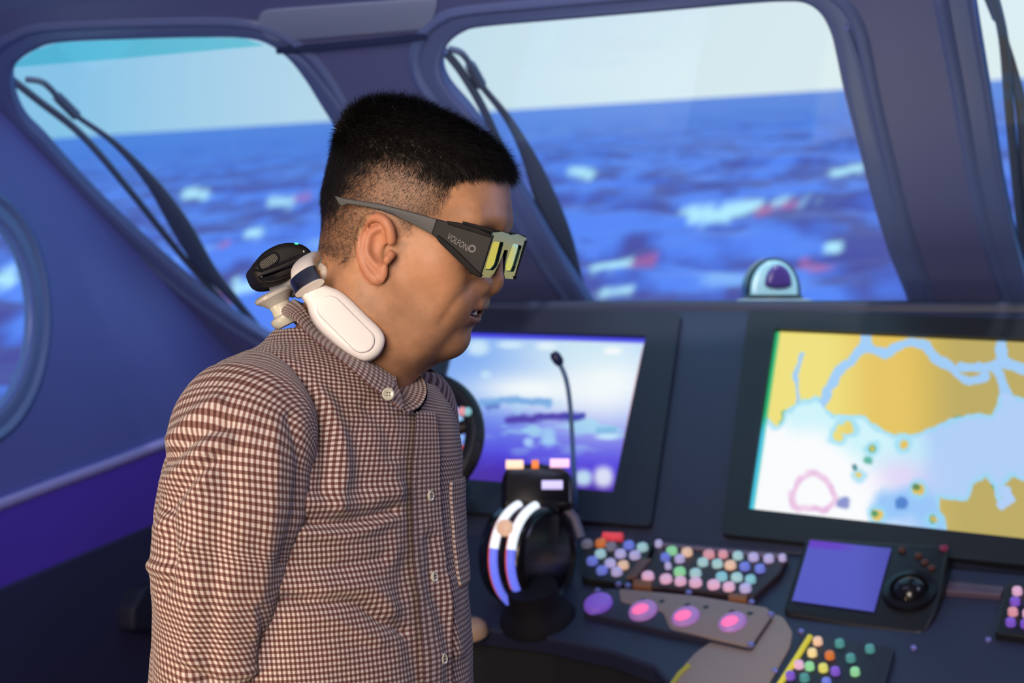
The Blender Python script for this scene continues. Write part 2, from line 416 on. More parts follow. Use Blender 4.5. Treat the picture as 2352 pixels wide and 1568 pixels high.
# port wall: sloping rail, violet panel with glow in its paint, dark base, locker
rail = [PL.hit(x, y) for x, y in [(-160, 1216), (0, 1157), (120, 1112), (250, 1065), (380, 1016), (470, 983), (540, 957)]]
mk('trim_5', tube([r + UH * 0.004 for r in rail], 0.010, 10, rx=0.012), M_rail, kind='structure')
vp = [(-180, 1232), (0, 1165), (380, 1024), (560, 958), (560, 1125), (380, 1190), (0, 1348), (-180, 1423)]
mk('trim_6', slab(PL, PL.uvs(vp), 0.0, 0.006, 0.002), M_violet, smooth=False, kind='structure')
lowp = [(-180, 1423), (0, 1348), (340, 1206), (560, 1118), (560, 1700), (-180, 1700)]
mk('baseboard_left', slab(PL, PL.uvs(lowp), 0.0, 0.012, 0.003), M_navy, smooth=False, kind='structure')
lk = [(262, 1445), (262, 1395), (290, 1345), (350, 1330), (470, 1330), (470, 1460), (350, 1452)]
mk('wall_locker', slab(PL, fillet(PL.uvs(lk), 0.01), 0.005, 0.05, 0.008), M_navy2, label='low dark locker fixed to the navy base of the side wall', cat='locker')

# ================================================================== sea
dA = ray(0, 322); dB = ray(2352, 176)
NS = nrm(np.cross(dB, dA)); NS = NS if NS[2] > 0 else -NS
SF = nrm(FWD - NS * (FWD @ NS)); SR = np.cross(SF, NS); HS = 4.0
nr, na = 620, 360
r = 14 * (5000 / 14) ** (np.linspace(0, 1, nr) ** 1.15); a = np.linspace(-0.75, 0.75, na)
R, A = np.meshgrid(r, a, indexing='ij'); xs = (R * np.sin(A)).ravel(); ys = (R * np.cos(A)).ravel()
z = np.zeros_like(xs); wr = np.random.default_rng(5)
for k in range(34):
    lam = 0.9 * (14 / 0.9) ** wr.random(); th = wr.normal(0.15, 0.55); kk = 2 * PI / lam
    z += 0.016 * lam ** 0.75 * np.sin(kk * (xs * math.sin(th) + ys * math.cos(th)) + wr.random() * 7) * np.exp(-(R.ravel() / (lam * 60)) ** 1.5)
sp = np.stack([xs * 0.22, ys * 0.22], 1)
z *= 0.6 + 0.9 * fbm(sp, 3, 3)
SV = CAM - NS * HS + xs[:, None] * SR + ys[:, None] * SF + z[:, None] * NS
i = (np.arange(nr - 1)[:, None] * na + np.arange(na - 1)).ravel()
SFc = np.stack([i, i + 1, i + na + 1, i + na], 1)
px = proj(SV)
n1 = 0.5 * fbm(np.stack([xs * 0.40 + ys * 0.03, ys * 0.20 - xs * 0.10], 1), 4, 9) + 0.5 * fbm(np.stack([xs * 0.9, ys * 0.30 - xs * 0.12], 1), 3, 29); n2 = fbm(np.stack([xs * 0.16, ys * 0.05], 1), 3, 21)
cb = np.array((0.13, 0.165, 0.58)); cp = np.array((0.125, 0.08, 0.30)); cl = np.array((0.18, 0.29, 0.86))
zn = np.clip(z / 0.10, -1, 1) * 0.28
tt = np.clip(0.44 + (n1 - 0.5) * 7.5 + zn, 0, 1)[:, None]  # wave shading put into the colour: crests lighter, troughs darker and purple
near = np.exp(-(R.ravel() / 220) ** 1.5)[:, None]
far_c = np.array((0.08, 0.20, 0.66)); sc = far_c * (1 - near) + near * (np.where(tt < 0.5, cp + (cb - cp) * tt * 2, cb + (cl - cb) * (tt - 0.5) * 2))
foam = 0.35 * sstep(0.72, 0.80, n1 + zn * 0.3) * sstep(0.55, 0.65, n2) * (R.ravel() < 110)
def foam_at(pts, w):
    d = seg_dist(px, pts); return sstep(w * 1.35, w * 0.6, d + (fbm(px / 14, 2, 4) - 0.5) * w * 1.3)
fm = np.maximum.reduce([foam] + [foam_at(p, w) for p, w in [
    ([(1590, 492), (1640, 496), (1700, 480), (1740, 470)], 17), ([(1780, 466), (1870, 455)], 9), ([(1310, 396), (1360, 396)], 9), ([(425, 446), (470, 446)], 12),
    ([(630, 462), (660, 462)], 11), ([(1910, 398), (1975, 388)], 10), ([(1185, 458), (1215, 460)], 10), ([(1905, 568), (1925, 570)], 10), ([(545, 655), (590, 655)], 13),
    ([(575, 537), (600, 537)], 9), ([(480, 684), (495, 690)], 9), ([(1380, 680), (1450, 670)], 8), ([(1370, 615), (1450, 603)], 8), ([(0, 640), (30, 640)], 16)]])
red = np.maximum.reduce([foam_at(p, w) for p, w in [([(1740, 487), (1770, 480)], 12), ([(1790, 470), (1830, 465)], 8), ([(1845, 606), (1900, 616)], 9), ([(1450, 608), (1500, 600)], 7),
    ([(510, 680), (530, 684)], 9), ([(680, 455), (700, 450)], 8), ([(505, 562), (520, 562)], 8)]])
sc = sc * (1 - fm[:, None]) + np.array((0.80, 1.0, 0.95)) * fm[:, None]
sc = sc * (1 - red[:, None] * 0.85) + np.array((0.75, 0.16, 0.35)) * red[:, None] * 0.85
M_sea = colmat('sea_water', rough=0.4, spec=0.03)
mk('sea', (SV, SFc), M_sea, sharp=False, label='blue choppy sea with whitecaps beyond the bridge windows', cat='sea', kind='stuff', col=sc)

# ================================================================== wipers on the glass
def wiper(label, arm, blade, link, ra, rb):
    q = lambda pts, h: cr([off(PW, h).hit(*p) for p in pts], 6)
    t = thing('windscreen_wiper', PW.w(*PW.uv(*arm[-1]), -0.03), label, 'wiper', 'wipers on the bridge windows')
    mk('wiper_arm', tube(q(arm, -0.026), ra, 10), M_wiper, t)
    pb = q(blade, -0.034); n = len(pb); s = np.linspace(0, 1, n)
    rad = rb * (0.28 + 0.72 * np.exp(-((s - 0.62) / 0.22) ** 2))
    mk('wiper_blade', tube(pb, rad, 10, sq=0.5), M_wiper, t)
    mk('wiper_link', tube(q(link, -0.030), ra * 0.8, 8), M_wiper, t)
    
    mk('wiper_pivot', tube(q([blade[0], ((blade[0][0] + blade[1][0]) / 2, (blade[0][1] + blade[1][1]) / 2), blade[1]], -0.034), rb * 0.40, 10), M_wiper, t)
wiper('dark wiper folded across the window beside the side wall', [(24, 180), (90, 232), (190, 312), (300, 440), (420, 590), (520, 700), (600, 775)],
      [(132, 222), (175, 265), (265, 330), (350, 420), (410, 510), (470, 610), (540, 690), (610, 770)], [(60, 182), (100, 190), (135, 225)], 0.0075, 0.027)
wiper('dark wiper folded across the wide middle window', [(1022, 118), (1060, 165), (1110, 250), (1165, 370), (1235, 500), (1300, 620), (1340, 690)],
      [(1080, 150), (1105, 195), (1165, 270), (1215, 360), (1255, 460), (1295, 560), (1325, 640), (1350, 692)], [(1030, 112), (1060, 122), (1085, 155)], 0.0075, 0.025)
wiper('dark wiper on the narrow slice of window past the broad pillar', [(2280, -20), (2305, 90), (2318, 250), (2335, 430), (2352, 600), (2362, 690)],
      [(2262, -30), (2290, 40), (2325, 150), (2352, 280), (2368, 430), (2376, 560), (2384, 640), (2388, 692)], [(2285, 20), (2300, 60), (2312, 110)], 0.008, 0.02)

# ================================================================== searchlight on the foredeck
g0 = PW.hit(1778, 690); Yd = g0[1] + 0.22
bp_ = at(1778, 688, Yd); sc_ = Yd / FPX
dk = Plane(bp_ - ZZ * 0.03, UH, NH)
mk('foredeck', slab(dk, [(-0.7, 0.06), (0.6, 0.06), (0.6, 0.5), (-0.7, 0.5)], -0.05, 0.0, 0.01), M_con, label='dark narrow strip of foredeck just outside the windows', cat='deck')
sl = thing('searchlight', bp_ - ZZ * 0.03, 'domed searchlight with a pale ring standing outside the wide middle window', 'searchlight')
mk('base_plate', lathe(bp_ - ZZ * 0.031, (0, 0, 1), [(0.098, 0), (0.10, 0.012), (0.09, 0.022), (0.075, 0.031), (0.05, 0.034)], 32), mat('deck_fitting_pale', (0.5, 0.55, 0.55), 0.3), sl)
dl = Plane(at(1778, 672, Yd), RGT, ZZ)
def dshape(r0, r1, n=28):
    return [(r0 * math.cos(a), r1 * math.sin(a)) for a in np.linspace(0.0, PI, n)] + [(-r0 * 1.02, -0.010), (-r0 * 0.6, -0.020), (0, -0.024), (r0 * 0.6, -0.020), (r0 * 1.02, -0.010)]
wpx = 63 * sc_
mk('hood', slab(dl, dshape(wpx, 81 * sc_), -0.10, 0.0, 0.012), M_blackg, sl)
mk('collar_ring', lathe(bp_ - ZZ * 0.008, (0, 0.0, 1), [(wpx * 0.9, 0), (wpx * 1.04, 0.003), (wpx * 1.06, 0.012), (wpx * 0.98, 0.018)], 32), M_black, sl)
mk('reflector', slab(dl, np.array(dshape(wpx * 0.86, 70 * sc_)) + np.array((0, 0.004)), -0.01, 0.006, 0.006), mat('reflector_pale', (0.55, 0.92, 0.95), 0.15, spec=0.8), sl)
lens = [(x * 0.50 + 0.008, y * 0.56 + 0.020) for x, y in dshape(wpx, 75 * sc_)]
mk('lens', slab(dl, lens, 0.0, 0.014, 0.01), mat('lens_indigo', (0.10, 0.05, 0.26), 0.12), sl)

# ================================================================== control console
con = thing('control_console', (PP.hit(1500, 1200) * np.array((1, 1, 0))), 'dark slate control console with sloping panel under the bridge windows', 'console')
pu0 = PP.uv(800, 690)[0]; pu1 = PP.uv(2800, 690)[0]
vbot = PP.uv(1700, 1264)[1]
mk('instrument_panel', slab(PP, [(pu0, vbot), (pu1, vbot), (pu1, -0.004), (pu0, -0.004)], -0.04, 0.0, 0.004), M_con, con)
tp = Plane(PP.o, UH, NH)
mk('dash_top', slab(tp, [(pu0, -0.02), (pu1, -0.02), (pu1, 0.235), (pu0, 0.235)], -0.03, 0.0, 0.012), M_con, con)
deskp = [(700, 1190), (1080, 1200), (1340, 1228), (1700, 1262), (2352, 1318), (2900, 1370), (2900, 1800), (1470, 1800), (1520, 1640), (1535, 1570), (1500, 1530), (1400, 1495), (1250, 1462), (1080, 1440), (860, 1425), (700, 1420)]
mk('desk', slab(PD, PD.uvs(deskp), -0.03, 0.0, 0.006), mat('desk_navy', (0.028, 0.034, 0.080), 0.45), con, smooth=False)
# front fascia under the desk edge, down to the floor
edge = [(2900, 1800), (1470, 1800), (1520, 1640), (1535, 1570), (1500, 1530), (1400, 1495), (1250, 1462), (1080, 1440), (860, 1425), (700, 1420)]
E = np.array([PD.w(*PD.uv(*e), -0.025) + NH * 0.03 for e in edge]); E2 = E.copy(); E2[:, 2] = 0
mk('fascia', (np.concatenate([E, E2]), [(i, i + len(E), i + 1 + len(E), i + 1) for i in range(len(E) - 1)]), mat('fascia_dark', (0.011, 0.013, 0.022), 0.7), con, smooth=False)
tanp = [(1600, 1500), (1690, 1440), (1740, 1402), (1800, 1420), (1822, 1455), (1815, 1490), (1770, 1568), (1690, 1720), (1480, 1720), (1545, 1568), (1572, 1530)]  # left corner drawn back so the shadowed desk stays navy
mk('desk_inlay', slab(PD, fillet(PD.uvs(tanp), 0.01), -0.002, 0.004, 0.002), mat('inlay_tan', (0.36, 0.29, 0.27), 0.4), con, label='tan rounded desk inlay')
mk('inlay_edge', tube([off(PD, 0.004).hit(*q_) for q_ in [(1582, 1528), (1560, 1548), (1545, 1570), (1500, 1660)]], 0.004, 8), mat('edge_yellow', lin(200, 195, 70), 0.4), con)

# ---- monitors
def bezel(name, pl, quad_out, quad_in, h, t, m):
    o = fillet(pl.uvs(quad_out), 0.012); i_ = fillet(pl.uvs(quad_in), 0.003, 3)
    return mk(name, holed(pl, list(o), [list(i_)], 0.0, h), m, t, smooth=False)
def screen_col(px, base): return np.tile(np.array(base, float), (len(px), 1))
def lay(c, w, rgb): return c * (1 - w[:, None]) + np.array(rgb, float) * w[:, None]

mon = thing('display_monitor', PP.hit(1250, 1150), 'console screen showing bright sky over a deep blue sea', 'monitor')
qi = [(1052, 766), (1487, 780), (1412, 1140), (968, 1100)]; qo = [(1000, 716), (1568, 728), (1498, 1218), (905, 1170)]
bezel('bezel', PP, qo, qi, 0.012, mon, M_con2)
vf, p = quadgrid(PP, qi, 150, 130, 0.003)
x, y = p[:, 0], p[:, 1]
c = screen_col(p, (120, 165, 240))
c = lay(c, sstep(880, 1120, y) * 0.98, (66, 40, 215)); c = lay(c, sstep(1040, 1120, y + (1250 - x) * 0.15), (72, 38, 160))
c = lay(c, np.exp(-(((x - 1390) / 170) ** 2 + ((y - 870) / 125) ** 2)), (252, 252, 250)); c = lay(c, np.exp(-(((x - 1220) / 150) ** 2 + ((y - 895) / 42) ** 2)), (245, 250, 250))
c = lay(c, 0.8 * np.exp(-(((x - 1340) / 180) ** 2 + ((y - 800) / 60) ** 2)), (205, 232, 242))
c = lay(c, 0.8 * sstep(0.5, 0.75, fbm(np.stack([x / 70, y / 22], 1), 3, 31)) * np.exp(-((y - 985) / 55) ** 2), (165, 220, 240))
for pts, w_, rgb in [([(1165, 963), (1215, 961), (1250, 958), (1300, 957)], 9, (78, 62, 170)), ([(1300, 957), (1335, 956)], 9, (60, 60, 170)), ([(1110, 925), (1180, 918), (1260, 925)], 9, (120, 170, 225)), ([(1120, 935), (1140, 933)], 7, (100, 130, 205)), ([(1375, 985), (1410, 985)], 7, (130, 185, 225))]:
    c = lay(c, sstep(w_ * 1.6, w_ * 0.2, seg_dist(p + (np.stack([fbm(p / 20, 2, 51), fbm(p / 20, 2, 52)], 1) - 0.5) * 10, pts)), rgb)
for cx, cy, hw, hh, rgb in [(1098, 798, 22, 16, (205, 232, 248)), (1172, 792, 26, 8, (205, 232, 248)), (1255, 795, 20, 8, (225, 240, 248)), (1407, 806, 18, 8, (245, 248, 248)), (1116, 860, 10, 8, (190, 225, 248)),
                          (1395, 1003, 24, 6, (195, 230, 248)), (1340, 1097, 18, 17, (200, 235, 245)), (1386, 1095, 20, 22, (232, 240, 248)), (1214, 1015, 10, 9, (170, 210, 248)), (1260, 1005, 14, 18, (160, 205, 245))]:
    c = lay(c, 0.9 * sstep(1.7, 0.5, np.sqrt(((x - cx) / hw) ** 2 + ((y - cy) / hh) ** 2) * 0.8 + 0.2 * np.maximum(abs(x - cx) / hw, abs(y - cy) / hh)), rgb)
c = lay(c, sstep(9, 3, seg_dist(p, [qi[1], qi[2]])) * sstep(770, 830, y) * sstep(1080, 960, y), (190, 40, 70))
c = lay(c, sstep(12, 3, seg_dist(p, [qi[0], qi[1]])), (70, 70, 225))
M_scr = colmat('lit_screen', rough=0.25, emit=1.0)
mk('screen', vf, M_scr, mon, smooth=False, col=linarr(np.clip(c, 0, 255)))

cm = thing('chart_display', PP.hit(2080, 1220), 'wide console screen showing a yellow and blue sea chart', 'monitor')
qi = [(1783, 764), (2520, 796), (2488, 1262), (1722, 1178)]; qo = [(1722, 722), (2600, 752), (2560, 1330), (1660, 1236)]
bezel('bezel', PP, qo, qi, 0.012, cm, mat('bezel_black', (0.020, 0.022, 0.028), 0.4))
vf, p = quadgrid(PP, qi, 240, 160, 0.003)
pn = p + (np.stack([fbm(p / 26, 3, 41), fbm(p / 26, 3, 45)], 1) - 0.5) * 16
x, y = p[:, 0], p[:, 1]
c = screen_col(p, (248, 249, 250)); c = lay(c, sstep(1990, 2150, x + (y - 1050) * 0.15), (176, 206, 246))
c = lay(c, sstep(80, 20, seg_dist(pn, [(1840, 940), (1890, 930), (1960, 985), (2020, 1030), (2080, 1040)])) * 0.7, (190, 238, 246))
c = lay(c, np.exp(-(((x - 2070) / 60) ** 2 + ((y - 1090) / 40) ** 2)) * 0.7, (232, 205, 240)); c = lay(c, sstep(55, 15, seg_dist(pn, [(2040, 1165), (2100, 1150), (2150, 1190)])), (150, 195, 245))
land1 = [(1600, 700), (1600, 930), (1752, 930), (1760, 955), (1785, 980), (1800, 950), (1833, 922), (1882, 910), (1914, 955), (1984, 952), (2033, 990), (2087, 998), (2136, 985), (2173, 966), (2227, 955), (2276, 952), (2287, 925), (2300, 900), (2352, 915), (2560, 960), (2560, 700)]
land2 = [(2157, 1142), (2190, 1150), (2227, 1152), (2244, 1109), (2262, 1096), (2282, 1118), (2292, 1150), (2303, 1150), (2309, 1112), (2330, 1093), (2352, 1109), (2420, 1080), (2560, 1060), (2560, 1400), (2168, 1400), (2172, 1206)]
isl = [(2109, 1123, 13), (2017, 1180, 13), (1948, 983, 14), (1926, 1003, 13), (1935, 985, 9), (2290, 870, 18), (2140, 1192, 10), (1972, 1092, 6), (2075, 1018, 10), (2000, 1030, 7)]
def ylw(q): return lay(lay(screen_col(q, (238, 222, 120)), sstep(1880, 2030, q[:, 0]) * 0.9, (226, 190, 86)), sstep(2060, 2220, q[:, 0]), (188, 170, 98))
d1 = np.maximum(sdpoly(pn, land1), sdpoly(pn, land2))
for ix, iy, r_ in isl: d1 = np.maximum(d1, r_ - np.hypot(pn[:, 0] - ix, pn[:, 1] - iy))
riv = [([(1890, 935), (1900, 900), (1932, 850), (1963, 823), (1990, 797), (1990, 760)], 11), ([(1990, 797), (2033, 815), (2060, 797), (2092, 783), (2125, 790), (2152, 823), (2180, 842), (2205, 862), (2226, 878), (2262, 862)], 11),
       ([(2205, 838), (2262, 843), (2300, 830), (2298, 780)], 11), ([(2285, 842), (2309, 898), (2322, 930)], 12), ([(2300, 830), (2360, 850), (2420, 830), (2520, 860)], 12), ([(1833, 920), (1828, 860), (1845, 810)], 5), ([(2300, 1160), (2320, 1150), (2312, 1130)], 12)]
dr = np.full(len(p), 1e9)
for pts, w_ in riv: dr = np.minimum(dr, seg_dist(pn, pts) - w_)
d1 = np.minimum(d1, dr)
c = lay(c, sstep(-16, -4, d1) * 0.7 * (dr > 0), (150, 215, 238)); c = lay(c, sstep(3, -1, dr) * (sdpoly(pn, land1) > -4), (160, 203, 244)); c = lay(c, sstep(-2, 2, d1), (0, 0, 0)); lm = sstep(-2, 2, d1)[:, None]; c = c + ylw(p) * lm
c = lay(c, sstep(3.5, 0, abs(d1 - 1)) * (fbm(p / 40, 2, 3) > 0.60) * 0.7 * (dr > 14), (40, 150, 100))
for cx, cy, r_, rgb in [(1995, 1055, 9, (60, 160, 130)), (1965, 1072, 8, (40, 110, 120)), (2140, 990, 0, (0, 0, 0)), (2070, 1155, 14, (60, 110, 190)), (1935, 1155, 15, (110, 120, 190)), (2012, 1178, 8, (40, 140, 90)), (2104, 1118, 8, (60, 120, 60))]:
    if r_: c = lay(c, sstep(1.3, 0.6, np.hypot((pn[:, 0] - cx) / r_, (pn[:, 1] - cy) / r_)) * 0.8, rgb)
rr = np.hypot((pn[:, 0] - 1866) / 1.15, pn[:, 1] - 1130)
c = lay(c, sstep(11, 3, abs(rr - 42 - 5 * np.sin(3 * np.arctan2(pn[:, 1] - 1130, pn[:, 0] - 1866)))) * (0.25 + 0.5 * fbm(p / 25, 2, 66)), (222, 150, 205))
c = lay(c, sstep(12, 3, seg_dist(p, [qi[0], qi[3]])), (30, 175, 110)); c = lay(c, sstep(12, 3, seg_dist(p, [qi[0], qi[3]])) * sstep(940, 1000, y), (70, 195, 225))
mk('screen', vf, M_scr, cm, smooth=False, col=linarr(np.clip(c, 0, 255)))

# ---- small screen with trackball housing
sm = thing('small_display', PD.hit(1980, 1430), 'small plain violet screen in a black housing on the desk', 'monitor')
PS = Plane(PD.hit(1990, 1450) , UH, NH * math.cos(math.radians(38)) + ZZ * math.sin(math.radians(38)))
qs = [(1861, 1243), (2048, 1262), (2008, 1408), (1820, 1382)]
ho = [(1850, 1232), (2178, 1252), (2166, 1345), (2150, 1405), (2122, 1456), (1960, 1436), (1796, 1408)]
mk('housing', slab(PS, fillet(PS.uvs(ho), 0.015), -0.06, 0.0, 0.006), M_black, sm)
vf, p = quadgrid(PS, qs, 40, 30, 0.003); c = screen_col(p, (82, 84, 188)); c = lay(c, sstep(1950, 2048, p[:, 0]) * 0.6, (70, 64, 160))
c = lay(c, sstep(1262, 1250, p[:, 1] - (p[:, 0] - 1861) * 0.1) * sstep(1990, 1900, p[:, 0]), (100, 50, 190))
mk('screen', vf, M_scr, sm, smooth=False, col=linarr(c))
mk('trackball_pad', lathe(PS.w(*PS.uv(2090, 1360), 0.0), PS.n, [(0.042, 0), (0.040, 0.008), (0.030, 0.010), (0.026, 0.004), (0.02, 0.014), (0.010, 0.020), (0.001, 0.021)], 28), M_blackg, sm)
for k, (a_, b_) in enumerate([(2072, 1264), (2110, 1277), (2124, 1292), (2140, 1305)]):
    mk('key', lathe(PS.w(*PS.uv(a_, b_), 0.0), PS.n, [(0.006, 0), (0.006, 0.003), (0.004, 0.004)], 10), mat('dim_rust', (0.09, 0.03, 0.02), 0.4), sm)
mk('key', lathe(PS.w(*PS.uv(2168, 1259), -0.001), PS.n, [(0.007, 0), (0.007, 0.003), (0.004, 0.004)], 10), mat('dim_red', (0.25, 0.03, 0.08), 0.4), sm)

# ---- push-button panels
BC = {'lilac': (190, 182, 232), 'blue': (115, 130, 228), 'mint': (172, 214, 218), 'green': (150, 225, 165), 'peach': (246, 204, 175), 'salmon': (228, 160, 172), 'pink': (236, 188, 220), 'cyan': (140, 205, 218),
      'orange': (215, 120, 60), 'red': (240, 80, 95), 'grey': (120, 115, 135), 'cream': (250, 225, 160), 'yellow': (225, 225, 110), 'teal': (80, 150, 150), 'rose': (240, 150, 150), 'violet': (130, 90, 210)}
def bmat(cn):
    l = lin(*BC[cn]); return mat('key_' + cn, l, 0.35, emit=l, estr=0.38)
BM = {}
def button(pl, px, py, cn, parent, w=30, h=0.010, off=0.0):
    p = pl.w(*pl.uv(px, py), off); r_ = w * 0.44 * p[1] / FPX
    key = (round(r_, 4), cn, id(pl))
    if key in BM:
        o = bpy.data.objects.new('button', BM[key].data); COL.objects.link(o); o.parent = parent
        o.location = p - BM[key]['_d'] - ORG[parent.name] if False else Vector(p - ORG[parent.name]) - BMD[key]
        return o
    vf = lathe(p, pl.n, [(r_, 0), (r_, h * 0.7), (r_ * 0.85, h), (r_ * 0.4, h * 1.08)], 12)
    o = mk('button', vf, bmat(cn), parent); BM[key] = o; BMD[key] = Vector(p - ORG[o.name]); return o
BMD = {}
def z6(x, y): return (1060 + x / 3.015, 1100 + y / 3.015)
def z5(x, y): return (1760 + x / 3.973, 1200 + y / 3.973)
def screw(pl, px, py, parent, cn='violet'):
    p = pl.w(*pl.uv(px, py)); r_ = 8 * p[1] / FPX
    return mk('screw', lathe(p, pl.n, [(r_, 0), (r_, 0.004), (r_ * 0.6, 0.006)], 10), mat('screw_blue', (0.30, 0.30, 0.75), 0.3, metal=0.6), parent)

kp = thing('button_panel', PD.hit(1420, 1345), 'small dark panel of mixed lit push buttons next to the throttle', 'button panel')
mk('panel_plate', slab(PD, fillet(PD.uvs([z6(830, 470), z6(1340, 480), z6(1270, 640), z6(1150, 770), z6(840, 730)]), 0.008), -0.002, 0.012, 0.003), M_black, kp)
mk('panel_strip', slab(PD, fillet(PD.uvs([z6(1250, 600), z6(1330, 600), z6(1215, 730), z6(1140, 740)]), 0.004), 0.0, 0.015, 0.002), mat('bronze_strip', (0.16, 0.08, 0.07), 0.4), kp)
for x_, y_, cn in [(880, 505, 'grey'), (975, 500, 'orange'), (1045, 525, 'grey'), (1168, 515, 'blue'), (1262, 530, 'mint'), (972, 575, 'mint'), (1110, 575, 'lilac'), (1210, 585, 'lilac'), (915, 625, 'blue'), (1040, 640, 'lilac'), (1130, 655, 'peach'), (982, 690, 'blue'), (1085, 700, 'lilac')]:
    button(PD, *z6(x_, y_), cn, kp, 30, off=0.011)
a_, b_ = z6(990, 440), z6(1120, 445)
mk('warning_lamp', tube([PD.w(*PD.uv(*a_), 0.012), PD.w(*PD.uv(*b_), 0.012)], 0.008, 10), bmat('red'), kp)
kp2 = thing('button_panel', PD.hit(1650, 1380), 'large panel with four rows of pastel lit push buttons', 'button panel')
mk('panel_plate', slab(PD, fillet(PD.uvs([z6(1345, 480), z6(2270, 575), z6(2215, 690), z6(2030, 860), z6(1380, 790), z6(1210, 790), z6(1230, 690), z6(1330, 600)]), 0.006), -0.002, 0.012, 0.003), mat('plate_plum', (0.035, 0.022, 0.035), 0.4), kp2)
mk('panel_edge', slab(PD, fillet(PD.uvs([z6(1345, 480), z6(2270, 575), z6(2262, 600), z6(1340, 508)]), 0.003), 0.0, 0.016, 0.003), mat('edge_mauve', (0.20, 0.15, 0.24), 0.35), kp2)
for q in [(1200, 740, 1330, 800), (1860, 840, 1990, 885)]:
    mk('amber_pad', slab(PD, fillet(PD.uvs([z6(q[0], q[1]), z6(q[2], q[1] + 10), z6(q[2] - 10, q[3]), z6(q[0] - 10, q[3] - 8)]), 0.004), -0.001, 0.014, 0.002), mat('amber_brown', (0.30, 0.12, 0.05), 0.4), kp2)
for x_, y_, cn, w_ in [(1375, 505, 'lilac', 20), (1465, 555, 'green', 30), (1570, 565, 'peach', 30), (1722, 580, 'salmon', 31), (1820, 580, 'salmon', 26), (1922, 590, 'mint', 28), (2030, 600, 'lilac', 28), (2135, 610, 'lilac', 28), (2230, 605, 'lilac', 20),
                     (1420, 600, 'blue', 26), (1520, 610, 'lilac', 27), (1680, 635, 'mint', 29), (1780, 645, 'mint', 29), (1870, 655, 'peach', 31), (1970, 665, 'blue', 28), (2075, 680, 'blue', 28),
                     (1440, 660, 'lilac', 18), (1520, 700, 'green', 32), (1630, 710, 'mint', 31), (1810, 735, 'cyan', 31), (1915, 740, 'mint', 31), (2010, 755, 'cyan', 29),
                     (1300, 730, 'pink', 33), (1425, 750, 'pink', 33), (1525, 765, 'pink', 31), (1630, 775, 'pink', 34), (1755, 790, 'pink', 34), (1860, 805, 'pink', 32), (1975, 815, 'lilac', 32)]:
    button(PD, *z6(x_, y_), cn, kp2, w_, off=0.011)
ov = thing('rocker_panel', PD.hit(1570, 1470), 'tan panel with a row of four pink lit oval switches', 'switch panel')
mk('panel_plate', slab(PD, fillet(PD.uvs([z6(900, 800), z6(1120, 790), z6(1640, 850), z6(2130, 930), z6(2160, 985), z6(2010, 1210), z6(1750, 1150), z6(1400, 1085), z6(1080, 1010), z6(850, 960)]), 0.008), -0.002, 0.010, 0.003), mat('plate_tan_shade', (0.034, 0.036, 0.075), 0.4), ov)  # navy stands for shade over the left end of the tan panel
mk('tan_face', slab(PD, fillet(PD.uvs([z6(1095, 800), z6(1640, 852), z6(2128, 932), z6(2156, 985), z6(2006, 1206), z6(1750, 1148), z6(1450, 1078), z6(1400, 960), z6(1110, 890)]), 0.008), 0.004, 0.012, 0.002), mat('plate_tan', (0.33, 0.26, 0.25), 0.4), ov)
for x_, y_, cn in [(955, 910, 'violet'), (1265, 960, 'pink'), (1560, 1005, 'pink'), (1885, 1045, 'pink')]:
    c0_ = z6(x_, y_); e = [(c0_[0] + 33 * math.cos(t) , c0_[1] + 20 * math.sin(t) - 6 * math.cos(t)) for t in np.linspace(0, 2 * PI, 20, endpoint=False)]
    sw = mk('oval_switch', slab(PD, PD.uvs(e), 0.0, 0.020, 0.006), bmat('violet') if cn == 'violet' else mat('switch_lilac', lin(170, 130, 200), 0.35, emit=lin(170, 120, 200), estr=0.35), ov)
    e2 = [(c0_[0] - 5 + 20 * math.cos(t), c0_[1] + 5 + 11 * math.sin(t) - 4 * math.cos(t)) for t in np.linspace(0, 2 * PI, 16, endpoint=False)]
    if cn != 'violet': mk('lit_face', slab(PD, PD.uvs(e2), 0.012, 0.0225, 0.003), mat('switch_hotpink', lin(250, 110, 170), 0.35, emit=lin(250, 110, 170), estr=0.75), sw)
for x_, y_ in [(1265, 880), (1395, 890), (1570, 915), (1700, 930), (1880, 960), (2005, 975)]:
    mk('indicator', lathe(PD.w(*PD.uv(*z6(x_, y_)), 0.009), PD.n, [(0.005, 0), (0.005, 0.003), (0.003, 0.004)], 10), M_con2, ov)
for x_, y_, t in [(1095, 770, kp), (1160, 780, kp), (950, 815, ov), (1580, 830, ov), (2015, 895, ov), (2150, 980, ov), (2010, 1190, ov)]:
    screw(PD, *z6(x_, y_), t).location += Vector(PD.n * 0.009)
yp = thing('button_panel', PD.hit(1930, 1560), 'dark keypad edged with a bright yellow strip in front of the small screen', 'button panel')
mk('panel_plate', slab(PD, fillet(PD.uvs([z5(340, 1060), z5(1180, 1200), z5(1050, 1700), z5(60, 1700)]), 0.006), -0.002, 0.012, 0.003), M_con2, yp)
mk('yellow_strip', slab(PD, PD.uvs([z5(392, 1100), z5(432, 1112), z5(190, 1500), z5(80, 1690), z5(20, 1690)]), 0.0, 0.018, 0.003), mat('yellow_edge', lin(225, 215, 60), 0.35, emit=lin(225, 215, 60), estr=0.35), yp)
for x_, y_, cn in [(480, 1165, 'peach'), (680, 1185, 'teal'), (955, 1235, 'teal'), (430, 1270, 'cream'), (590, 1295, 'orange'), (780, 1320, 'teal'), (310, 1380, 'pink'), (405, 1395, 'green'), (530, 1410, 'yellow'), (820, 1445, 'green'), (640, 1440, 'violet'), (230, 1480, 'violet'), (360, 1500, 'teal'), (560, 1540, 'blue')]:
    button(PD, *z5(x_, y_), cn, yp, 26, off=0.011)
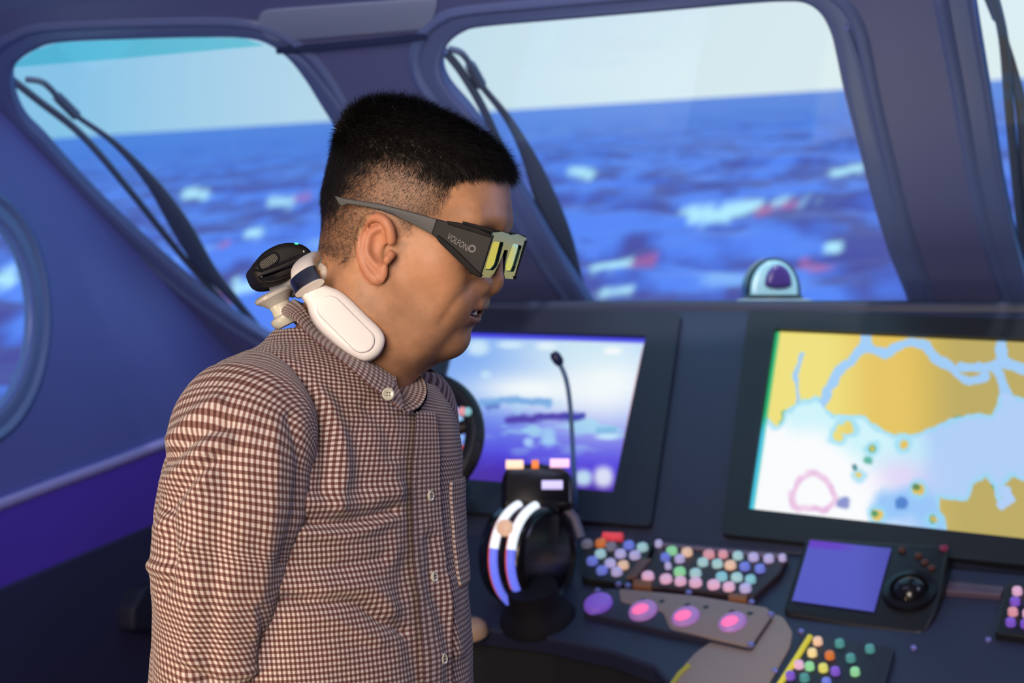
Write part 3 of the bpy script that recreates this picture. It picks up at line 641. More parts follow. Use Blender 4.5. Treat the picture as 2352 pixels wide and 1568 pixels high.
for x_, y_ in [(320, 1005), (80, 1365), (1345, 1155)]: screw(PD, *z5(x_, y_), yp)
rp = thing('button_panel', PD.hit(2370, 1450), 'keypad of pink and violet buttons beyond the black trackball housing', 'button panel')
mk('panel_plate', slab(PD, fillet(PD.uvs([(2312, 1352), (2480, 1370), (2450, 1490), (2285, 1468)]), 0.006), -0.002, 0.012, 0.003), M_black, rp)
for k in range(4):
    for j in range(3): button(PD, 2338 - 5 * k + 34 * j, 1378 + 24 * k + 4 * j, ['pink', 'violet', 'salmon', 'violet'][(k + j * 2) % 4], rp, 27, off=0.011)
screw(PD, 2270, 1472, rp); screw(PD, 2312, 1360, rp)
mk('edge_strip', slab(PD, fillet(PD.uvs([(2180, 1345), (2310, 1358), (2300, 1378), (2172, 1368)]), 0.004), -0.001, 0.01, 0.003), mat('mauve_dim', (0.11, 0.08, 0.13), 0.4), rp)

# ---- throttle
tb_ = PD.hit(1235, 1418)
th = thing('throttle', tb_, 'black round throttle drum with two glowing curved strips and a lever grip', 'throttle')
mk('pedestal', lathe(tb_ - PD.n * 0.005, PD.n, [(0.062, 0), (0.060, 0.010), (0.050, 0.018), (0.042, 0.03), (0.04, 0.06)], 32), mat('pedestal_black', (0.010, 0.010, 0.016), 0.7, spec=0.2), th)
Yt = tb_[1] + 0.03; dc = at(1262, 1278, Yt); st = Yt / FPX
ax = nrm((0.80, -0.60, 0.02)); DR = 118 * st; DL = 0.085
mk('drum', lathe(dc - ax * DL, ax, [(DR * 0.80, -0.008), (DR * 0.93, 0.0), (DR, 0.012), (DR, DL - 0.012), (DR * 0.95, DL - 0.002), (DR * 0.86, DL + 0.002), (DR * 0.8, DL - 0.004), (0.001, DL - 0.006)], 48), M_blackg, th)
sd = nrm(np.cross(ax, ZZ)); td = nrm(np.cross(sd, ax)); toV = nrm(np.cross(td, ax)); toV = toV if toV[1] < 0 else -toV
def arc(h, a0, a1, rr=1.01, n=20):
    return [dc - ax * (DL - h) + (toV * math.cos(a) + td * math.sin(a)) * DR * rr for a in np.linspace(a0, a1, n)]
for k, h in enumerate((0.036, 0.070)):
    mk('strip_fringe', tube(arc(h - 0.007, -0.95, 1.35, 1.0), 0.004, 8), mat('fringe_orange', lin(220, 90, 40), 0.3, emit=lin(225, 80, 35), estr=0.6), th)  # orange stereo fringe beside each strip, built as a glowing tube
    lo = mk('light_strip', tube(arc(h, -1.0, 0.25), 0.0070, 10), mat('strip_blue', lin(105, 120, 235), 0.3, emit=lin(100, 115, 235), estr=0.9), th)
    mk('light_strip', tube(arc(h, 0.22, 1.40), 0.0078, 10), mat('strip_white', lin(225, 235, 245), 0.3, emit=lin(225, 235, 245), estr=0.95), th)
mk('side_lamp', lathe(at(1160, 1212, Yt - 0.05), (-0.3, -1, 0.2), [(0.014, 0), (0.013, 0.006), (0.006, 0.009)], 14), bmat('peach'), th)
PG = Plane(at(1235, 1170, Yt + 0.03), RGT, ZZ * 0.9 + np.array((0, 0.35, 0)))
gp = [(1150, 1172), (1152, 1100), (1165, 1072), (1235, 1064), (1300, 1078), (1316, 1100), (1318, 1172)]
mk('grip', slab(PG, fillet(PG.uvs(gp), 0.012), -0.05, 0.012, 0.010), M_blackg, th)
mk('lever_arm', tube([at(1235, 1250, Yt + 0.02), at(1235, 1200, Yt + 0.025), at(1235, 1150, Yt + 0.03)], 0.035, 14, sq=0.5), M_black, th)
mk('lever_arm', tube([at(1335, 1235, Yt + 0.03), at(1320, 1190, Yt + 0.04), at(1295, 1160, Yt + 0.04)], 0.008, 10), mat('lever_grey', (0.14, 0.14, 0.25), 0.4), th)
for x_, y_, w_, cn in [(1182, 1071, 40, 'peach'), (1229, 1071, 16, 'orange'), (1285, 1068, 44, 'pink'), (1268, 1118, 48, 'lilac')]:
    a_ = PG.w(*PG.uv(x_ - w_ / 2, y_), 0.012); b_ = PG.w(*PG.uv(x_ + w_ / 2, y_), 0.012)
    mk('lamp', tube([a_, b_], 0.0075, 10), mat('lamp_' + cn, lin(*BC[cn]), 0.3, emit=lin(*BC[cn]), estr=1.1), th)

# ---- gooseneck microphone
mb = PD.hit(1322, 1205)
gm = thing('gooseneck_microphone', mb, 'thin gooseneck microphone rising in front of the sky and sea screen', 'microphone')
mk('base', lathe(mb - PD.n * 0.003, PD.n, [(0.02, 0), (0.02, 0.012), (0.012, 0.018)], 18), M_black, gm)
Ym = PP.hit(1310, 1000)[1] - 0.09
gn = cr([mb, at(1320, 1120, mb[1] - 0.02), at(1314, 1000, Ym), at(1309, 925, Ym), at(1300, 870, Ym), at(1284, 832, Ym)], 6)
M_mic = mat('mic_navy', (0.10, 0.20, 0.42), 0.4)
mk('gooseneck', tube(gn, 0.0042, 10), M_mic, gm)
mk('capsule', tube([at(1288, 838, Ym), at(1283, 829, Ym), at(1275, 817, Ym), at(1270, 809, Ym)], [0.006, 0.0095, 0.0095, 0.006], 14), mat('mic_dark', (0.01, 0.015, 0.09), 0.4), gm)

# ---- steering wheel
Yw = 3.30; wc = at(947, 1012, Yw); sw_ = Yw / FPX
wt = thing('steering_wheel', PD.hit(925, 1300), 'black steering wheel in front of the sky and sea screen', 'steering wheel')
wn_ = nrm(np.array((-0.35, -1.0, 0.55)) * 1.0); wu = nrm(np.cross(ZZ, wn_)); wv = np.cross(wn_, wu)
RW = 152 * sw_
rim = [wc + (wu * math.cos(t) + wv * math.sin(t)) * RW for t in np.linspace(0, 2 * PI, 61)]
mk('rim', tube(rim, 0.0165, 14, up=wn_, caps=False), M_black, wt)
mk('hub', lathe(wc - wn_ * 0.02, wn_, [(0.04, 0), (0.045, 0.015), (0.035, 0.03), (0.01, 0.035)], 24), M_black, wt)
for t in (0.32, PI - 0.32, -PI / 2):
    dvec = wu * math.cos(t) + wv * math.sin(t)
    mk('spoke', tube([wc, wc + dvec * RW * 0.5 - wn_ * 0.006, wc + dvec * RW], [0.016, 0.011, 0.012], 10), M_black, wt)
mk('column', tube([wc - wn_ * 0.015, wc - wn_ * 0.20, PD.hit(925, 1260) - PD.n * 0.01], 0.03, 16), M_black, wt)
for x_, y_, cn in [(1062, 944, 'salmon'), (1074, 945, 'cyan'), (1056, 1030, 'red'), (1070, 1032, 'cyan')]:
    o = lathe(at(x_, y_, Yw - 0.035), (0, -1, 0.2), [(0.007, -0.02), (0.007, 0.004), (0.004, 0.006)], 10)
    mk('thumb_button', o, bmat(cn), wt)
kn = PD.hit(1088, 1500)
mk('lit_knob', lathe(PD.hit(1085, 1452) - PD.n * 0.002 - NH * 0.0, PD.n, [(0.026, 0), (0.025, 0.012), (0.018, 0.020), (0.008, 0.022)], 18), mat('knob_tan', (0.55, 0.38, 0.25), 0.4), label='round tan knob on the desk edge beside the throttle', cat='knob')
# ================================================================== the man
HP, HY = math.radians(17), math.radians(11)          # head pitched down, turned a little to the camera
HO = B(915, 560)
_fx = np.array((math.cos(HY), -math.sin(HY), 0)); HLx = nrm(_fx * math.cos(HP) - ZZ * math.sin(HP))
HLy = np.array((math.sin(HY), math.cos(HY), 0.0)); HLz = np.cross(HLx, HLy)
HB = np.stack([HLx, HLy, HLz])                        # rows: local axes in world
def h2w(p): return HO + np.asarray(p, float) @ HB
def w2h(p): return (np.asarray(p, float) - HO) @ HB.T
man = thing('person', (B(800, 1000)[0], MANY, 0.0), 'man in a brown and white gingham shirt, head bowed, wearing dark 3D glasses', 'person')

class Vol:
    def __init__(s, lo, hi, h):
        s.lo = np.array(lo, float); s.h = h; s.n = np.ceil((np.array(hi) - s.lo) / h).astype(int) + 1
        s.ax = [(s.lo[k] + h * np.arange(s.n[k])).astype(np.float32) for k in range(3)]
        s.f = np.full(s.n, 0.05, np.float32)
    def blk(s, lo, hi, pad):
        a = np.clip(np.floor((np.array(lo) - pad - s.lo) / s.h).astype(int), 0, s.n - 1); b = np.clip(np.ceil((np.array(hi) + pad - s.lo) / s.h).astype(int) + 1, 1, s.n)
        sl = tuple(slice(a[k], b[k]) for k in range(3))
        return sl, (s.ax[0][sl[0]][:, None, None], s.ax[1][sl[1]][None, :, None], s.ax[2][sl[2]][None, None, :])
    def put(s, sl, d, k, sub):
        a = s.f[sl]
        if sub:
            d = -d; h = np.maximum(k - np.abs(a - d), 0) / k; s.f[sl] = np.maximum(a, d) + h * h * k * 0.25
        else:
            h = np.maximum(k - np.abs(a - d), 0) / k; s.f[sl] = np.minimum(a, d) - h * h * k * 0.25
    def ell(s, c, r, k=0.004, sub=False, rot=None):
        c = np.array(c, float); r = np.array(r, float); m = r.max() if rot is not None else r
        sl, (X, Y, Z) = s.blk(c - m, c + m, k + s.h * 2); X = X - c[0]; Y = Y - c[1]; Z = Z - c[2]
        if rot is not None:
            q = [X * rot[j][0] + Y * rot[j][1] + Z * rot[j][2] for j in range(3)]
        else: q = [X, Y, Z]
        k0 = np.sqrt((q[0] / r[0]) ** 2 + (q[1] / r[1]) ** 2 + (q[2] / r[2]) ** 2); k1 = np.sqrt((q[0] / r[0] ** 2) ** 2 + (q[1] / r[1] ** 2) ** 2 + (q[2] / r[2] ** 2) ** 2) + 1e-9
        s.put(sl, (k0 * (k0 - 1) / k1).astype(np.float32), k, sub)
    def cap(s, a, b, ra, rb=None, k=0.004, sub=False):
        rb = ra if rb is None else rb; a = np.array(a, float); b = np.array(b, float); m = max(ra, rb)
        sl, (X, Y, Z) = s.blk(np.minimum(a, b) - m, np.maximum(a, b) + m, k + s.h * 2); d = b - a
        t = np.clip(((X - a[0]) * d[0] + (Y - a[1]) * d[1] + (Z - a[2]) * d[2]) / max(d @ d, 1e-12), 0, 1)
        q = np.sqrt((X - a[0] - t * d[0]) ** 2 + (Y - a[1] - t * d[1]) ** 2 + (Z - a[2] - t * d[2]) ** 2) - (ra + (rb - ra) * t)
        s.put(sl, q.astype(np.float32), k, sub)
    def line(s, pts, r, k=0.003, sub=False):
        r = np.broadcast_to(r, (len(pts),))
        for i in range(len(pts) - 1): s.cap(pts[i], pts[i + 1], r[i], r[i + 1], k, sub)
    def mesh(s, relax=2):
        f = s.f; g = f < 0; n = f.shape
        cnt = sum(g[i:n[0] - 1 + i, j:n[1] - 1 + j, k:n[2] - 1 + k].astype(np.int8) for i in (0, 1) for j in (0, 1) for k in (0, 1))
        mixed = (cnt > 0) & (cnt < 8); C = np.argwhere(mixed); idx = np.full(mixed.shape, -1, np.int64); idx[mixed] = np.arange(len(C))
        pos = np.zeros((len(C), 3)); num = np.zeros(len(C)); cor = [(i, j, k) for i in (0, 1) for j in (0, 1) for k in (0, 1)]
        for a in cor:
            for ax in range(3):
                if a[ax]: continue
                b = list(a); b[ax] = 1; A = np.array(a); Bb = np.array(b)
                fa = f[tuple((C + A).T)]; fb = f[tuple((C + Bb).T)]; m = (fa < 0) != (fb < 0); t = np.where(m, fa / np.where(m, fa - fb, 1), 0)
                pos += m[:, None] * (A + t[:, None] * (Bb - A)); num += m
        V = s.lo + (C + pos / num[:, None]) * s.h; Fs = []
        for ax in range(3):
            e = [0, 0, 0]; e[ax] = 1; o1 = [0, 0, 0]; o1[(ax + 1) % 3] = 1; o2 = [0, 0, 0]; o2[(ax + 2) % 3] = 1
            lo = g[tuple(slice(0, n[k] - e[k]) for k in range(3))]; hi = g[tuple(slice(e[k], n[k]) for k in range(3))]
            E = np.argwhere(lo != hi); ok = (E[:, (ax + 1) % 3] > 0) & (E[:, (ax + 2) % 3] > 0) & (E[:, (ax + 1) % 3] < n[(ax + 1) % 3] - 1) & (E[:, (ax + 2) % 3] < n[(ax + 2) % 3] - 1); E = E[ok]
            o1 = np.array(o1); o2 = np.array(o2); q = np.stack([idx[tuple(E.T)], idx[tuple((E - o1).T)], idx[tuple((E - o1 - o2).T)], idx[tuple((E - o2).T)]], 1)
            fl = lo[tuple(E.T)]; q[~fl] = q[~fl][:, ::-1]; Fs.append(q[(q >= 0).all(1)])
        Fs = np.concatenate(Fs); used = np.zeros(len(V), bool); used[Fs.ravel()] = True; re = np.cumsum(used) - 1; V = V[used]; Fs = re[Fs]
        ed = np.concatenate([Fs[:, [0, 1]], Fs[:, [1, 2]], Fs[:, [2, 3]], Fs[:, [3, 0]]])
        for _ in range(relax):
            for lam in (0.5, -0.52):
                sm = np.zeros_like(V); ct = np.bincount(ed[:, 0], minlength=len(V)) + np.bincount(ed[:, 1], minlength=len(V))
                for k in range(3): sm[:, k] = np.bincount(ed[:, 0], V[ed[:, 1], k], len(V)) + np.bincount(ed[:, 1], V[ed[:, 0], k], len(V))
                V = V + lam * (sm / ct[:, None] - V)
        return V, Fs[:, ::-1]
def vnormals(V, Fs):
    n = np.cross(V[Fs[:, 2]] - V[Fs[:, 0]], V[Fs[:, 3]] - V[Fs[:, 1]]); N = np.zeros_like(V)
    for k in range(4):
        for c in range(3): N[:, c] += np.bincount(Fs[:, k], n[:, c], len(V))
    return N / (np.linalg.norm(N, axis=1)[:, None] + 1e-12)

mm = 0.001
hv = Vol((-0.128, -0.112, -0.275), (0.128, 0.112, 0.140), 0.0015)
# cross-section table (z, back, front, half width, exponent) in mm, head frame
T = np.array([(124, -24, -20, 1.5, 2.0), (120, -46, 14, 28, 2.0), (113, -61, 48, 45, 2.05), (102, -70, 67, 58, 2.1), (84, -76, 83, 68, 2.2), (66, -79, 90, 73, 2.25), (50, -79, 92.5, 75, 2.25), (38, -79, 89.5, 75.5, 2.2),
              (26, -78, 84.5, 75.5, 2.3), (12, -75, 83, 75, 2.25), (0, -71, 84.5, 74.5, 2.2), (-14, -66, 86.5, 73.5, 2.15), (-28, -60, 88, 72, 2.1), (-42, -54, 87.5, 70, 2.1), (-55, -48, 84.5, 67.5, 2.1), (-64, -42, 81, 62, 2.0),
              (-71, -34, 74, 55, 2.0), (-77, -24, 64, 46, 2.0), (-83, -10, 52, 33, 2.0), (-88, 10, 40, 14, 2.0)])[::-1]
zs = hv.ax[2] / mm
zk = np.linspace(-88, 124, 213)
def smooth_tab(c):
    v = np.interp(zk, T[:, 0], c); k = np.ones(7) / 7
    return np.convolve(np.pad(v, 3, mode='edge'), k, 'valid')
col_ = [np.interp(zs, zk, smooth_tab(T[:, c])) * (mm if c < 4 else 1) for c in (1, 2, 3, 4)]
xb, xf, ww, ex = [c.astype(np.float32) for c in col_]
xm = (xb + (xf - xb) * 0.44); X = hv.ax[0][:, None]; Y = hv.ax[1][:, None]
ta = np.where(X > xm, (X - xm) / np.maximum(xf - xm, 1e-3), (xm - X) / np.maximum(xm - xb, 1e-3))
exf = np.where(zs < 34, np.maximum(1.85, ex - 0.32 * np.clip((34 - zs) / 25, 0, 1)), ex); Aq = np.where(X > xm, ta ** exf, ta ** ex); Bq = (np.abs(Y) / np.maximum(ww, 1e-3)) ** ex
g = Aq[:, None, :] + Bq[None] - 1
gr = np.gradient(g, hv.h); l2 = gr[0] ** 2 + gr[1] ** 2; gm_ = np.sqrt(l2 + np.minimum(gr[2] ** 2, l2 * 1.2 + 100.0)) + 1e-6; del gr, l2
g = np.clip(g / gm_, -0.05, 0.05).astype(np.float32)
zz = hv.ax[2][None, None, :]; g = np.where(zz > 0.1245, 0.02, g); kb = int(np.searchsorted(hv.ax[2], -0.088)); g[:, :, :kb] = np.sqrt(np.maximum(g[:, :, kb:kb + 1], 0) ** 2 + (hv.ax[2][:kb] + 0.088) ** 2) + 0.002; hv.f = g.astype(np.float32)
P_ = lambda *a: np.array(a, float) * mm
def both(fn):
    for s_ in (-1, 1): fn(s_)
# jaw, cheeks, neck
hv.cap(w2h(B(866, 640, 0.005)), w2h(B(820, 780, 0.01)), 0.050, 0.050, 0.035)
hv.cap(w2h(B(820, 780, 0.01)), w2h(B(765, 925, 0.015)), 0.050, 0.055, 0.03)
hv.cap(w2h(B(765, 930, 0.015)), w2h(B(730, 1010, 0.02)), 0.056, 0.085, 0.02)
both(lambda s_: hv.cap(P_(-2, s_ * 55, -40), P_(45, s_ * 43, -76), 0.021, 0.019, 0.02))
both(lambda s_: hv.ell(P_(52, s_ * 46, -4), P_(26, 24, 27), 0.02))
both(lambda s_: hv.ell(P_(64, s_ * 36, -34), P_(20, 20, 22), 0.02))
hv.cap(w2h(B(962, 762, -0.004)), w2h(B(848, 812, 0.0)), 0.022, 0.044, 0.03)
both(lambda s_: hv.cap(P_(-4, s_ * 34, -84), P_(42, s_ * 24, -70), 0.027, 0.022, 0.035))
both(lambda s_: hv.cap(P_(0, s_ * 40, -60), P_(-8, s_ * 26, -110), 0.026, 0.028, 0.035))        # under the chin
# brow, eye sockets
both(lambda s_: hv.cap(P_(83, s_ * 14, 44), P_(72, s_ * 46, 43), 0.008, 0.007, 0.02))
both(lambda s_: hv.ell(P_(90, s_ * 32, 27), P_(9, 17, 11), 0.012, True))
both(lambda s_: hv.ell(P_(74, s_ * 32, 27), P_(13, 15, 12), 0.005))
# nose
hv.cap(P_(85, 0, 34), P_(95.5, 0, -3), 0.0075, 0.0085, 0.010)
hv.ell(P_(94.5, 0, -10), P_(10.5, 11.5, 10.5), 0.008)
both(lambda s_: hv.ell(P_(85, s_ * 13.5, -12.5), P_(12, 8, 9), 0.008))
both(lambda s_: hv.ell(P_(91, s_ * 6.5, -21), P_(6, 3.6, 4), 0.003, True))
hv.ell(P_(87, 0, -19), P_(8, 8, 5), 0.006)
both(lambda s_: hv.ell(P_(76, s_ * 22, -6), P_(12, 12, 18), 0.014))
# mouth area
hv.ell(P_(76, 0, -33), P_(14.5, 30, 24), 0.016)
hv.cap(P_(87.5, -9, -31), P_(87.5, 9, -31), 0.0062, 0.0062, 0.008)
both(lambda s_: hv.cap(P_(87.5, s_ * 9, -31), P_(79, s_ * 25, -38), 0.0062, 0.003, 0.008))
hv.cap(P_(84.5, -9, -48), P_(84.5, 9, -48), 0.0072, 0.0072, 0.006)
both(lambda s_: hv.cap(P_(84.5, s_ * 9, -48), P_(78, s_ * 25, -41), 0.007, 0.0035, 0.008))
hv.ell(P_(89, 0, -39.5), P_(17, 22, 3.8), 0.003, True)
both(lambda s_: hv.ell(P_(82, s_ * 21, -39.2), P_(7, 5, 2.2), 0.004, True))
hv.cap(P_(94, -12, -57.5), P_(94, 12, -57.5), 0.006, 0.006, 0.010, True)
hv.ell(P_(73, 0, -71), P_(16, 23, 15.5), 0.014)
# ears
def ear(s_):
    o = P_(7, s_ * 77.5, -6); up = nrm(P_(-0.27, 0, 1.0)); out = nrm(np.array((-0.45, s_ * 1.0, 0.0))); fw = nrm(np.cross(up, out)) * (1 if np.cross(up, out)[0] > 0 else -1); out = np.cross(fw, up); out = out if out[1] * s_ > 0 else -out
    E = lambda f, u, w: o + (fw * f + up * u * 0.93 + out * w) * mm
    rot = np.stack([fw, up, out])
    hv.ell(E(-5, 4, 2), P_(14.5, 27, 5), 0.004, rot=rot)
    hv.ell(E(-1, -20, 2.5), P_(9.5, 12, 4.5), 0.004, rot=rot)
    hv.ell(E(2, 3, 9), P_(10, 17, 8), 0.003, True, rot=rot)
    hv.ell(E(5, -3, 4), P_(6.5, 9, 9), 0.003, True, rot=rot)
    rim_ = [E(11, 9, 1), E(11, 20, 4), E(6, 29, 7), E(-4, 31.5, 9), E(-13, 26, 10), E(-17.5, 14, 10), E(-17.5, 1, 10), E(-14.5, -11, 9), E(-9, -22, 7), E(-2, -29, 5)]
    hv.line([tuple(p) for p in cr(rim_, 3)], 0.0036, 0.003)
    anti = [E(0, 21, 5), E(-8, 17, 7), E(-11, 6, 8), E(-10, -5, 8), E(-4, -13, 6)]
    hv.line([tuple(p) for p in cr(anti, 2)], 0.0026, 0.003)
    hv.cap(E(11, -4, 1), E(9.5, -9, 4.5), 0.0042, 0.0038, 0.004)
both(ear)
HV, HF = hv.mesh(2); HN = vnormals(HV, HF)
if np.sum(HN * HV) < 0: HF = HF[:, ::-1].copy(); HN = -HN
# smile crease from the nose wing past the mouth corner, and a soft fold under the chin
_xz = np.stack([HV[:, 0], HV[:, 2]], 1); _m = (HV[:, 0] > 0.045) * sstep(0.010, 0.020, np.abs(HV[:, 1]))
_c = cr(np.array([(87, -12), (83.5, -22), (79, -33), (75, -45), (71, -57)]) * mm, 6); _dc = seg_dist(_xz, _c); _fade = sstep(-0.066, -0.050, HV[:, 2]) * sstep(0.0, -0.012, HV[:, 2])
HV = HV - HN * (_m * _fade * (0.0012 * np.exp(-(_dc / 0.0036) ** 2) - 0.0005 * np.exp(-((_dc - 0.009) / 0.005) ** 2)))[:, None]
HN = vnormals(HV, HF)
WV = h2w(HV)
del hv, g
# mirrored to the near side so both halves of the head share one layout
near_l = HV.copy(); near_l[:, 1] = -np.abs(near_l[:, 1]); ppx = proj(h2w(near_l))
HAIR = [(700, 560), (735, 592), (770, 606), (800, 612), (824, 585), (836, 545), (850, 505), (880, 486), (905, 498), (925, 535), (950, 540), (958, 520), (985, 508), (1012, 500), (1030, 470), (1042, 440), (1058, 422), (1105, 412), (1150, 418), (1175, 415), (1260, 380), (1200, 150), (900, 100), (650, 200), (650, 450)]
DARK = [(690, 480), (740, 455), (756, 425), (778, 395), (815, 358), (868, 328), (930, 335), (1000, 368), (1050, 398), (1120, 413), (1150, 418), (1180, 412), (1260, 380), (1200, 150), (900, 100), (650, 200), (650, 450)]
hm = sdpoly(ppx, HAIR); dm = sdpoly(ppx, DARK)
face_side = (near_l[:, 0] > 0.066) & (HV[:, 2] < 0.079)
earm = (np.hypot((near_l[:, 0] - 0.006) / 0.021, (near_l[:, 2] + 0.004) / 0.034) < 1) & (np.abs(HV[:, 1]) > 0.0775)
hmask = sstep(-6, 22, hm + (fbm(HV * 260, 3, 5) - 0.5) * 30); hmask[face_side | earm] = 0
dmask = sstep(-95, 25, dm + (fbm(HV * 200, 3, 8) - 0.5) * 40); dmask[face_side | earm] = 0; dmask = np.minimum(dmask, hmask)
skin = np.array((0.44, 0.232, 0.132)); hairc = np.array((0.010, 0.009, 0.009)); lipc = np.array((0.30, 0.115, 0.095))
fr = fbm(HV * 90, 4, 2)
C_ = skin * (0.80 + 0.40 * fr)[:, None] * (0.93 + 0.14 * fbm(HV * 400, 3, 19))[:, None]
C_ *= (1 - 0.12 * sstep(0.72, 0.80, fbm(HV * 330, 2, 77)) * sstep(0.5, 0.6, fbm(HV * 60, 2, 78)))[:, None]
rosy = np.exp(-(((HV[:, 0] - 0.05) / 0.03) ** 2 + ((HV[:, 2] + 0.01) / 0.03) ** 2)); C_ = C_ * (1 - 0.25 * rosy[:, None]) + np.array((0.47, 0.20, 0.12)) * 0.25 * rosy[:, None]
st_ = np.exp(-(((HV[:, 0] - 0.075) / 0.035) ** 2 + ((HV[:, 2] + 0.055) / 0.035) ** 2)) * 0.12; C_ *= (1 - st_)[:, None]
lipw = np.maximum(0.8 * np.exp(-(((HV[:, 2] + 0.0345) / 0.003) ** 2)) * (HV[:, 0] > 0.083), np.exp(-(((HV[:, 2] + 0.0465) / 0.005) ** 2)) * (HV[:, 0] > 0.080)) * (np.abs(HV[:, 1]) < 0.021)
mouth_in = (np.abs(HV[:, 2] + 0.039) < 0.003) & (HV[:, 0] > 0.06) & (HV[:, 0] < 0.083) & (np.abs(HV[:, 1]) < 0.03)
C_ = C_ * (1 - lipw[:, None]) + lipc * lipw[:, None]; C_[mouth_in] = (0.10, 0.02, 0.02)
earc = (np.abs(HV[:, 1]) > 0.074) & earm; C_[earc] = C_[earc] * 0.6 + np.array((0.50, 0.165, 0.11)) * 0.4
hcol = hmask * 0.62 + 0.38 * dmask; hcol = np.where(hmask > 0, 0.62 * hmask * (0.5 + 1.0 * fbm(HV * 500, 2, 12)) * 0.85 + 0.6 * dmask, 0); hcol = np.clip(hcol, 0, 0.97)
C_ = C_ * (1 - hcol[:, None]) + hairc * hcol[:, None]
M_skin = colmat('skin', rough=0.48, spec=0.35, sss=0.12, bump=0.30, bscale=700)
mk('body', (WV, HF), M_skin, man, sharp=False, col=C_, label='tanned bowed head and neck')

# eyes and teeth
for s_ in (-1, 1):
    e = lathe(h2w(P_(75, s_ * 32, 27)), HLx, [(0.012 * math.sin(t), -0.012 * math.cos(t)) for t in np.linspace(0.05, PI - 0.05, 14)], 20)
    ey = mk('eyeball', e, mat('eye_white', (0.75, 0.73, 0.70), 0.2), man)
    mk('iris', lathe(h2w(P_(85.5, s_ * 32, 27)), HLx, [(0.0055, 0), (0.005, 0.0012), (0.001, 0.0018)], 16), mat('iris_brown', (0.03, 0.012, 0.006), 0.15), ey)
teeth_v = []; teeth_f = []
ta_ = np.linspace(-1.05, 1.05, 12)
M_tooth = mat('tooth', (0.80, 0.78, 0.72), 0.2)
for k in range(11):
    a0, a1 = ta_[k] + 0.01, ta_[k + 1] - 0.01; L = []
    for a_ in (a0, (a0 + a1) / 2, a1):
        for rr in (1.0, 0.86):
            for z_ in (-41.5, -32): L.append(h2w(P_(66.5 + 22 * rr * math.cos(a_) * 1.05, 21 * rr * math.sin(a_), z_)))
    f_ = [(0, 1, 5, 4), (4, 5, 9, 8), (0, 4, 6, 2), (4, 8, 10, 6), (2, 3, 1, 0), (8, 9, 11, 10), (2, 6, 7, 3), (6, 10, 11, 7)]
    mk('tooth', (np.array(L), f_), M_tooth, man, smooth=False)

# hair: a close cap plus a coat of strands
sel = dmask > 0.80; fsel = sel[HF].all(1)
hf_ = HF[fsel]; usd = np.unique(hf_); re = np.full(len(HV), -1); re[usd] = np.arange(len(usd))
front = sstep(0.035, 0.075, HV[:, 0]) * sstep(0.07, 0.09, HV[:, 2])
topness = sstep(0.05, 0.105, HV[:, 2])
thick = (0.0012 + 0.0034 * topness + 0.0006 * front) * sstep(0.80, 1.0, dmask)
thick *= 0.72 + 0.56 * fbm(np.stack([HV[:, 0] * 120, HV[:, 1] * 420, HV[:, 2] * 150], 1), 3, 6)
cap = HV + HN * thick[:, None] + np.array((1, 0, -0.15)) * (front * sstep(0.4, 0.9, dmask) * 0.001)[:, None]
M_hair = mat('black_hair', (0.010, 0.009, 0.009), 0.42, spec=0.5)
hair = mk('hair', (h2w(cap[usd]), re[hf_]), M_hair, man, sharp=False, label='short black hair faded at the sides')
# strands: two crossed ribbons would be wasteful; single tapering ribbons
tri = HF[(hmask[HF].max(1) > 0.12)]
ctr = HV[tri].mean(1); aw = np.linalg.norm(np.cross(HV[tri[:, 2]] - HV[tri[:, 0]], HV[tri[:, 3]] - HV[tri[:, 1]]), axis=1)
wt_ = aw * (0.25 + 0.75 * hmask[tri].mean(1)); wt_ /= wt_.sum()
NSt = 110000; pick = rng.choice(len(tri), NSt, p=wt_); q = rng.random((NSt, 4)); q /= q.sum(1)[:, None]
root = np.einsum('nk,nkc->nc', q, HV[tri[pick]]); nn = np.einsum('nk,nkc->nc', q, HN[tri[pick]]); nn /= np.linalg.norm(nn, axis=1)[:, None]
dms = np.einsum('nk,nk->n', q, dmask[tri[pick]]); tps = np.einsum('nk,nk->n', q, topness[tri[pick]]); frs = np.einsum('nk,nk->n', q, front[tri[pick]]); ths = np.einsum('nk,nk->n', q, thick[tri[pick]])
hms = np.einsum('nk,nk->n', q, hmask[tri[pick]])
keep = rng.random(NSt) < (0.28 + 0.72 * dms) * (0.3 + 0.7 * hms); root, nn, dms, tps, frs, ths = [a_[keep] for a_ in (root, nn, dms, tps, frs, ths)]; n = len(root)
L_ = (0.0022 + 0.0042 * dms + 0.0065 * tps * dms + 0.002 * frs) * (0.6 + 0.8 * rng.random(n))
comb = np.stack([0.9 * tps - 0.35 * (1 - tps), np.zeros(n), -0.75 * (1 - tps)], 1) + np.stack([np.zeros(n), np.sign(root[:, 1]) * 0.15 * tps, np.zeros(n)], 1)
comb -= nn * np.sum(comb * nn, 1)[:, None]; comb /= np.linalg.norm(comb, axis=1)[:, None] + 1e-9
jit = rng.normal(0, 1, (n, 3)) * (0.22 + 0.20 * tps + 0.1 * frs)[:, None]; lift = (0.30 + 0.55 * tps * rng.random(n) ** 2)[:, None]
d0 = nn * (lift + 0.25) + comb + jit; d0 /= np.linalg.norm(d0, axis=1)[:, None]; d1_ = nn * (lift - 0.05) + comb + jit * 1.2; d1_ /= np.linalg.norm(d1_, axis=1)[:, None]
base = root + nn * (ths * 0.75)[:, None] + np.array((1, 0, -0.15)) * (frs * 0.001)[:, None]
sv = np.cross(d0, nn + jit); sv /= np.linalg.norm(sv, axis=1)[:, None] + 1e-9; wd = (0.00009 + 0.00016 * dms ** 2)[:, None]
p1 = base + d0 * (L_ * 0.55)[:, None]; p2 = p1 + d1_ * (L_ * 0.45)[:, None]
